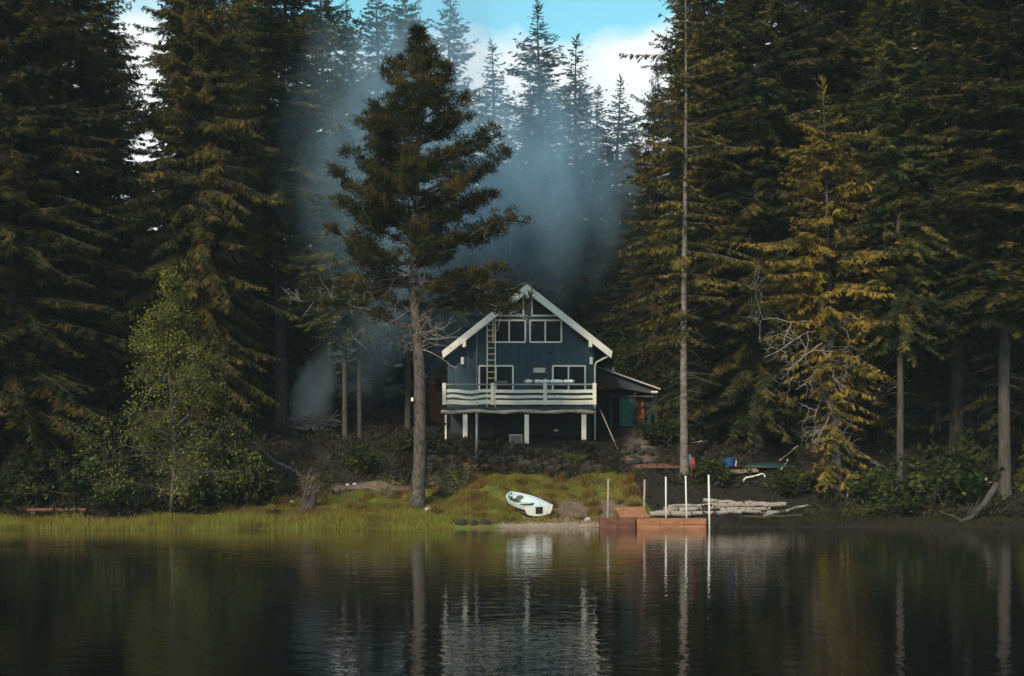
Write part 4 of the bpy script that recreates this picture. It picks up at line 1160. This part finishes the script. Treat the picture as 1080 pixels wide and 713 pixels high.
o = MB().tube([(0, 0, -.1), (.02, 0, .4), (.03, 0, .76), (.03, .0, .84)], [.07, .075, .08, .05], 9).build('marker_post', M['pvc'], None, True, loc=G(727, 497))
tag(o, 'short white post between the pale trunk and the red sled', 'post')
for px, y0, y1, D, lab in ((894, 513, 525, 65.0, 'small white stake on the bank right of the mossy tree foot'), (959, 516, 521, 66.2, 'tiny white marker beside the slender right trunk')):
    a = G(px, y1 + 1); b = W(px, y0, a.y)
    o = MB().box(-.045, .045, -.03, .03, -.35, b.z - a.z).build('stake', M['drift'], None, bevel=.008, loc=a); tag(o, lab, 'stake')

def bench():
    a = G(30, 545); D = a.y; x0, x1 = wx(30, D), wx(92, D)
    z = gz((x0 + x1) / 2, D)
    r = empty('plank_bench', ((x0 + x1) / 2, D, z), 'low red-brown plank bench in the grass at the left shore', 'bench')
    zt = wz(536, D) - z
    hw = (x1 - x0) / 2
    MB().box(-hw, hw, -.2, .2, zt - .12, zt).build('seat', M['dock_dark'], r, bevel=.01)
    for sx in (-.82, 0.0, .82):
        MB().box(sx * hw - .12, sx * hw + .12, -.16, .16, -.3, zt - .122).build('leg', M['stump'], r, bevel=.01)
bench()

def stump():
    p = G(325, 538); r = empty('tree_stump', p, 'rotten stump topped with dry orange shoots on the lawn', 'stump'); r.scale = (.78, .78, .9)
    rng = np.random.default_rng(3); mb = MB(); k = 14; rings = []
    for z, rr in ((-.1, .62), (.15, .50), (.45, .42), (.75, .38), (1.0, .30)):
        mb_r = []
        for j in range(k):
            a = 2 * PI * j / k; q = rr * (1 + .22 * math.sin(3 * a + 1) + .12 * rng.normal())
            mb_r.append((q * math.cos(a), q * math.sin(a), z + (.22 * rng.normal() if z > .9 else 0)))
        rings.append(mb_r)
    V = sum(rings, []); F = []
    for i in range(4):
        for j in range(k): F.append((i * k + j, i * k + (j + 1) % k, (i + 1) * k + (j + 1) % k, (i + 1) * k + j))
    F.append(tuple(range(4 * k, 5 * k)))
    mb.add(V, F).build('wood', M['stump'], r)
    s = MB(); ends = []
    for i in range(18):
        bare_limb(s, (rng.normal(0, .2), rng.normal(0, .2), .8), nrm(np.array([rng.normal(0, .5), rng.normal(0, .5), 1])), rng.uniform(.5, 1.1), .014, 1, rng, .3, ends, 3)
    s.build('shoots', M['deadwood'], r)
    E = np.array([e[0] for e in ends]); n = 420; P = E[rng.integers(0, len(E), n)] + rng.normal(0, .12, (n, 3)); l = rng.uniform(.07, .16, n)
    link('leaves', np_mesh('leaves', diamonds(P, nrm(rng.normal(0, 1, (n, 3))), nrm(rng.normal(0, 1, (n, 3))), l, l * .5), 4, M['shrub_dry']), r)
stump()

def snag():
    a = G(1020, 551); r = empty('driftwood_snag', a, 'forked grey driftwood snag lying at the right water edge', 'driftwood')
    rng = np.random.default_rng(15); mb = MB(); s = FPX / a.y
    q = lambda px, py, dy=0: Vector(((px - 1020) / s, dy, (551 - py) / s))
    mb.tube([q(1012, 551), q(1024, 546, .1), q(1040, 532, .3), q(1058, 511, .8)], [.08, .11, .13, .15], 8)
    mb.tube([q(1014, 549), q(1004, 544, -.1), q(988, 539, -.2)], [.05, .04, .02], 6)
    for i in range(9):
        bare_limb(mb, q(rng.uniform(1018, 1032), rng.uniform(536, 546), .1), nrm(np.array([rng.normal(-.2, .6), rng.normal(-.3, .4), 1])), rng.uniform(.3, .8), .025, 1, rng, .35, None, 4)
    mb.build('wood', M['bark'], r)
snag()

def burn_pile():
    p = G(325, 452, 70); r = empty('brush_pile', p, 'smouldering pile of pale ash and sticks at the foot of the smoke', 'brush pile')
    rng = np.random.default_rng(19); mb = MB()
    for i in range(46):
        c = Vector((rng.normal(0, .8), rng.normal(0, .6), rng.uniform(.0, .55))); d = Vector(rng.normal(0, 1, 3)); d.z *= .3; d.normalize()
        l = rng.uniform(.4, 1.1); mb.tube([c - d * l, c, c + d * l], [.03, .045, .02], 5)
    mb.build('sticks', M['drift'], r)
    o = MB(); V = []; F = []
    n = 16
    for i in range(6):
        for j in range(n):
            a = 2 * PI * j / n; rr = 1.5 * (1 - i / 5.2) * (1 + .15 * math.sin(3 * a) + .1 * rng.normal())
            V.append((rr * math.cos(a), .8 * rr * math.sin(a), .10 * i - .15))
    for i in range(5):
        for j in range(n): F.append((i * n + j, i * n + (j + 1) % n, (i + 1) * n + (j + 1) % n, (i + 1) * n + j))
    o.add(V, F).build('ash_heap', M['palestone'], r, True)
    return p
BP = burn_pile()

# small white notice nailed to the pine
zn = wz(421.5, PB.y)
o = MB().box(-.06, .06, -.012, .012, -.08, .08).build('notice', M['trim'], None, loc=(wx(435.2, PB.y), PB.y - .27, zn)); o.rotation_euler = (0, 0, math.radians(-38))
tag(o, 'small white notice nailed to the trunk of the lakeside pine', 'notice')

# ------------------------------------------------------------------ smoke
def smoke(px, py, D, hx, hz, hy, dens, label, scale=.16, color=(.62, .78, .90), soft=1.6, thr=.40, tilt=0.):
    import bmesh
    m, nt, out = new_mat('drifting smoke')
    tc = nd(nt, 'ShaderNodeTexCoord')
    mp = nd(nt, 'ShaderNodeMapping'); mp.inputs['Location'].default_value = (-1, -1, -1); mp.inputs['Scale'].default_value = (2, 2, 2)
    nt.links.new(tc.outputs['Generated'], mp.inputs['Vector'])
    gr = nd(nt, 'ShaderNodeTexGradient', gradient_type='SPHERICAL'); nt.links.new(mp.outputs[0], gr.inputs[0])
    n = noise(nt, mapping(nt, tc.outputs['Object'], (1, 1, .55)), scale, 6, .62, 1.1)
    g_ = math_n(nt, 'MULTIPLY', math_n(nt, 'SUBTRACT', gr.outputs['Fac'], .5), soft)
    f = math_n(nt, 'MULTIPLY', math_n(nt, 'MAXIMUM', math_n(nt, 'SUBTRACT', math_n(nt, 'ADD', n, g_), thr), 0.), 3.)
    f = math_n(nt, 'MULTIPLY', f, math_n(nt, 'POWER', math_n(nt, 'MINIMUM', math_n(nt, 'MULTIPLY', gr.outputs['Fac'], 1.5), 1.), 1.5))
    v = nd(nt, 'ShaderNodeVolumePrincipled'); v.inputs['Color'].default_value = (*color, 1); v.inputs['Anisotropy'].default_value = .0
    nt.links.new(math_n(nt, 'MULTIPLY', f, dens), v.inputs['Density'])
    nt.links.new(v.outputs[0], out.inputs['Volume'])
    bm = bmesh.new(); bmesh.ops.create_icosphere(bm, subdivisions=3, radius=1)
    s = D / FPX
    for q in bm.verts: q.co = Vector((q.co.x * hx * s, q.co.y * hy, q.co.z * hz * s))
    me = bpy.data.meshes.new('smoke'); bm.to_mesh(me); bm.free(); me.materials.append(m)
    o = link('smoke', me, None, W(px, py, D)); o.rotation_euler = (0, math.radians(tilt), 0)
    return tag(o, label, 'smoke', kind='stuff')
smoke(333, 412, BP.y + .5, 44, 104, 2.3, 1.7, 'dense pale smoke pouring up from the brush pile', .62, (.93, .93, .94), .95, .46, 15)
smoke(450, 140, 73.5, 225, 390, 4.8, .28, 'blue smoke bank drifting up behind the big pine', .15, (.46, .72, .93), .62, .41, 8)
smoke(570, 175, 93, 215, 220, 6.5, .23, 'blue smoke hanging between the trees above the cabin', .20, (.46, .73, .94), .50, .42, -12)
# the thin smoky air over the whole place
m, nt, out = new_mat('thin smoky air')
v = nd(nt, 'ShaderNodeVolumePrincipled'); v.inputs['Color'].default_value = (.74, .90, .98, 1); v.inputs['Density'].default_value = .00022
nt.links.new(v.outputs[0], out.inputs['Volume'])
tag(MB().box(-470, 470, -275, 500, -6, 75).build('haze', m), 'thin smoky haze hanging over the lake and forest', 'haze', kind='stuff')

# ------------------------------------------------------------------ light, sky, camera
AZ, EL = math.radians(206), math.radians(31)          # azimuth clockwise from +Y: behind the camera, to the left
sun_dir = Vector((math.sin(AZ) * math.cos(EL), math.cos(AZ) * math.cos(EL), math.sin(EL)))
ld = bpy.data.lights.new('sun', 'SUN'); ld.energy = 2.6; ld.angle = math.radians(5); ld.color = (1, .86, .68)
lo = bpy.data.objects.new('sun', ld); COL.objects.link(lo); lo.rotation_euler = (-sun_dir).to_track_quat('-Z', 'Y').to_euler()
lo.location = (-30, -30, 60)

w = bpy.data.worlds.new('World'); SC.world = w; w.use_nodes = True
nt = w.node_tree; nt.nodes.clear()
wo = nd(nt, 'ShaderNodeOutputWorld'); bg = nd(nt, 'ShaderNodeBackground'); bg.inputs['Strength'].default_value = .135
sky = nd(nt, 'ShaderNodeTexSky', sky_type='NISHITA'); sky.sun_disc = False
sky.sun_elevation = EL; sky.sun_rotation = AZ; sky.air_density = 1.0; sky.dust_density = .6; sky.ozone_density = 1.5
tcw = nd(nt, 'ShaderNodeTexCoord').outputs['Generated']
sep = nd(nt, 'ShaderNodeSeparateXYZ'); nt.links.new(tcw, sep.inputs[0])
cn = noise(nt, mapping(nt, tcw, (1, 1, 2.2)), 5.5, 6, .6, .2)
band = nd(nt, 'ShaderNodeMapRange'); band.inputs[1].default_value = .315; band.inputs[2].default_value = .26
nt.links.new(sep.outputs[2], band.inputs[0])
cf = math_n(nt, 'ADD', math_n(nt, 'MULTIPLY', band.outputs[0], .38), cn)
cm = nd(nt, 'ShaderNodeMapRange'); cm.inputs[1].default_value = .52; cm.inputs[2].default_value = .72; nt.links.new(cf, cm.inputs[0])
tint = mixc(nt, 1., sky.outputs[0], (.64, 1.04, .83), 'MULTIPLY')
skc = mixc(nt, cm.outputs[0], tint, (4.7, 4.95, 4.95))
nt.links.new(skc, bg.inputs[0]); nt.links.new(bg.outputs[0], wo.inputs[0])

cd = bpy.data.cameras.new('camera'); cd.sensor_width = 36; cd.lens = 50; cd.shift_y = (HOR - 356.5) / 1080
cd.clip_start = .1; cd.clip_end = 3000
co = bpy.data.objects.new('camera', cd); COL.objects.link(co); co.location = (0, 0, CAM_H); co.rotation_euler = (PI / 2, 0, 0)
SC.camera = co
SC.view_settings.view_transform = 'Standard'; SC.view_settings.look = 'None'; SC.view_settings.exposure = 0.75; SC.view_settings.gamma = 1
SC.view_settings.use_curve_mapping = False
cy = SC.cycles
cy.max_bounces = 5; cy.diffuse_bounces = 3; cy.glossy_bounces = 3; cy.transmission_bounces = 2; cy.transparent_max_bounces = 6; cy.volume_bounces = 2
cy.volume_step_rate = 3.0; cy.volume_max_steps = 128
cy.use_denoising = True; cy.denoiser = 'OPENIMAGEDENOISE'
cy.denoising_input_passes = 'RGB_ALBEDO_NORMAL'
cy.sample_clamp_indirect = 4
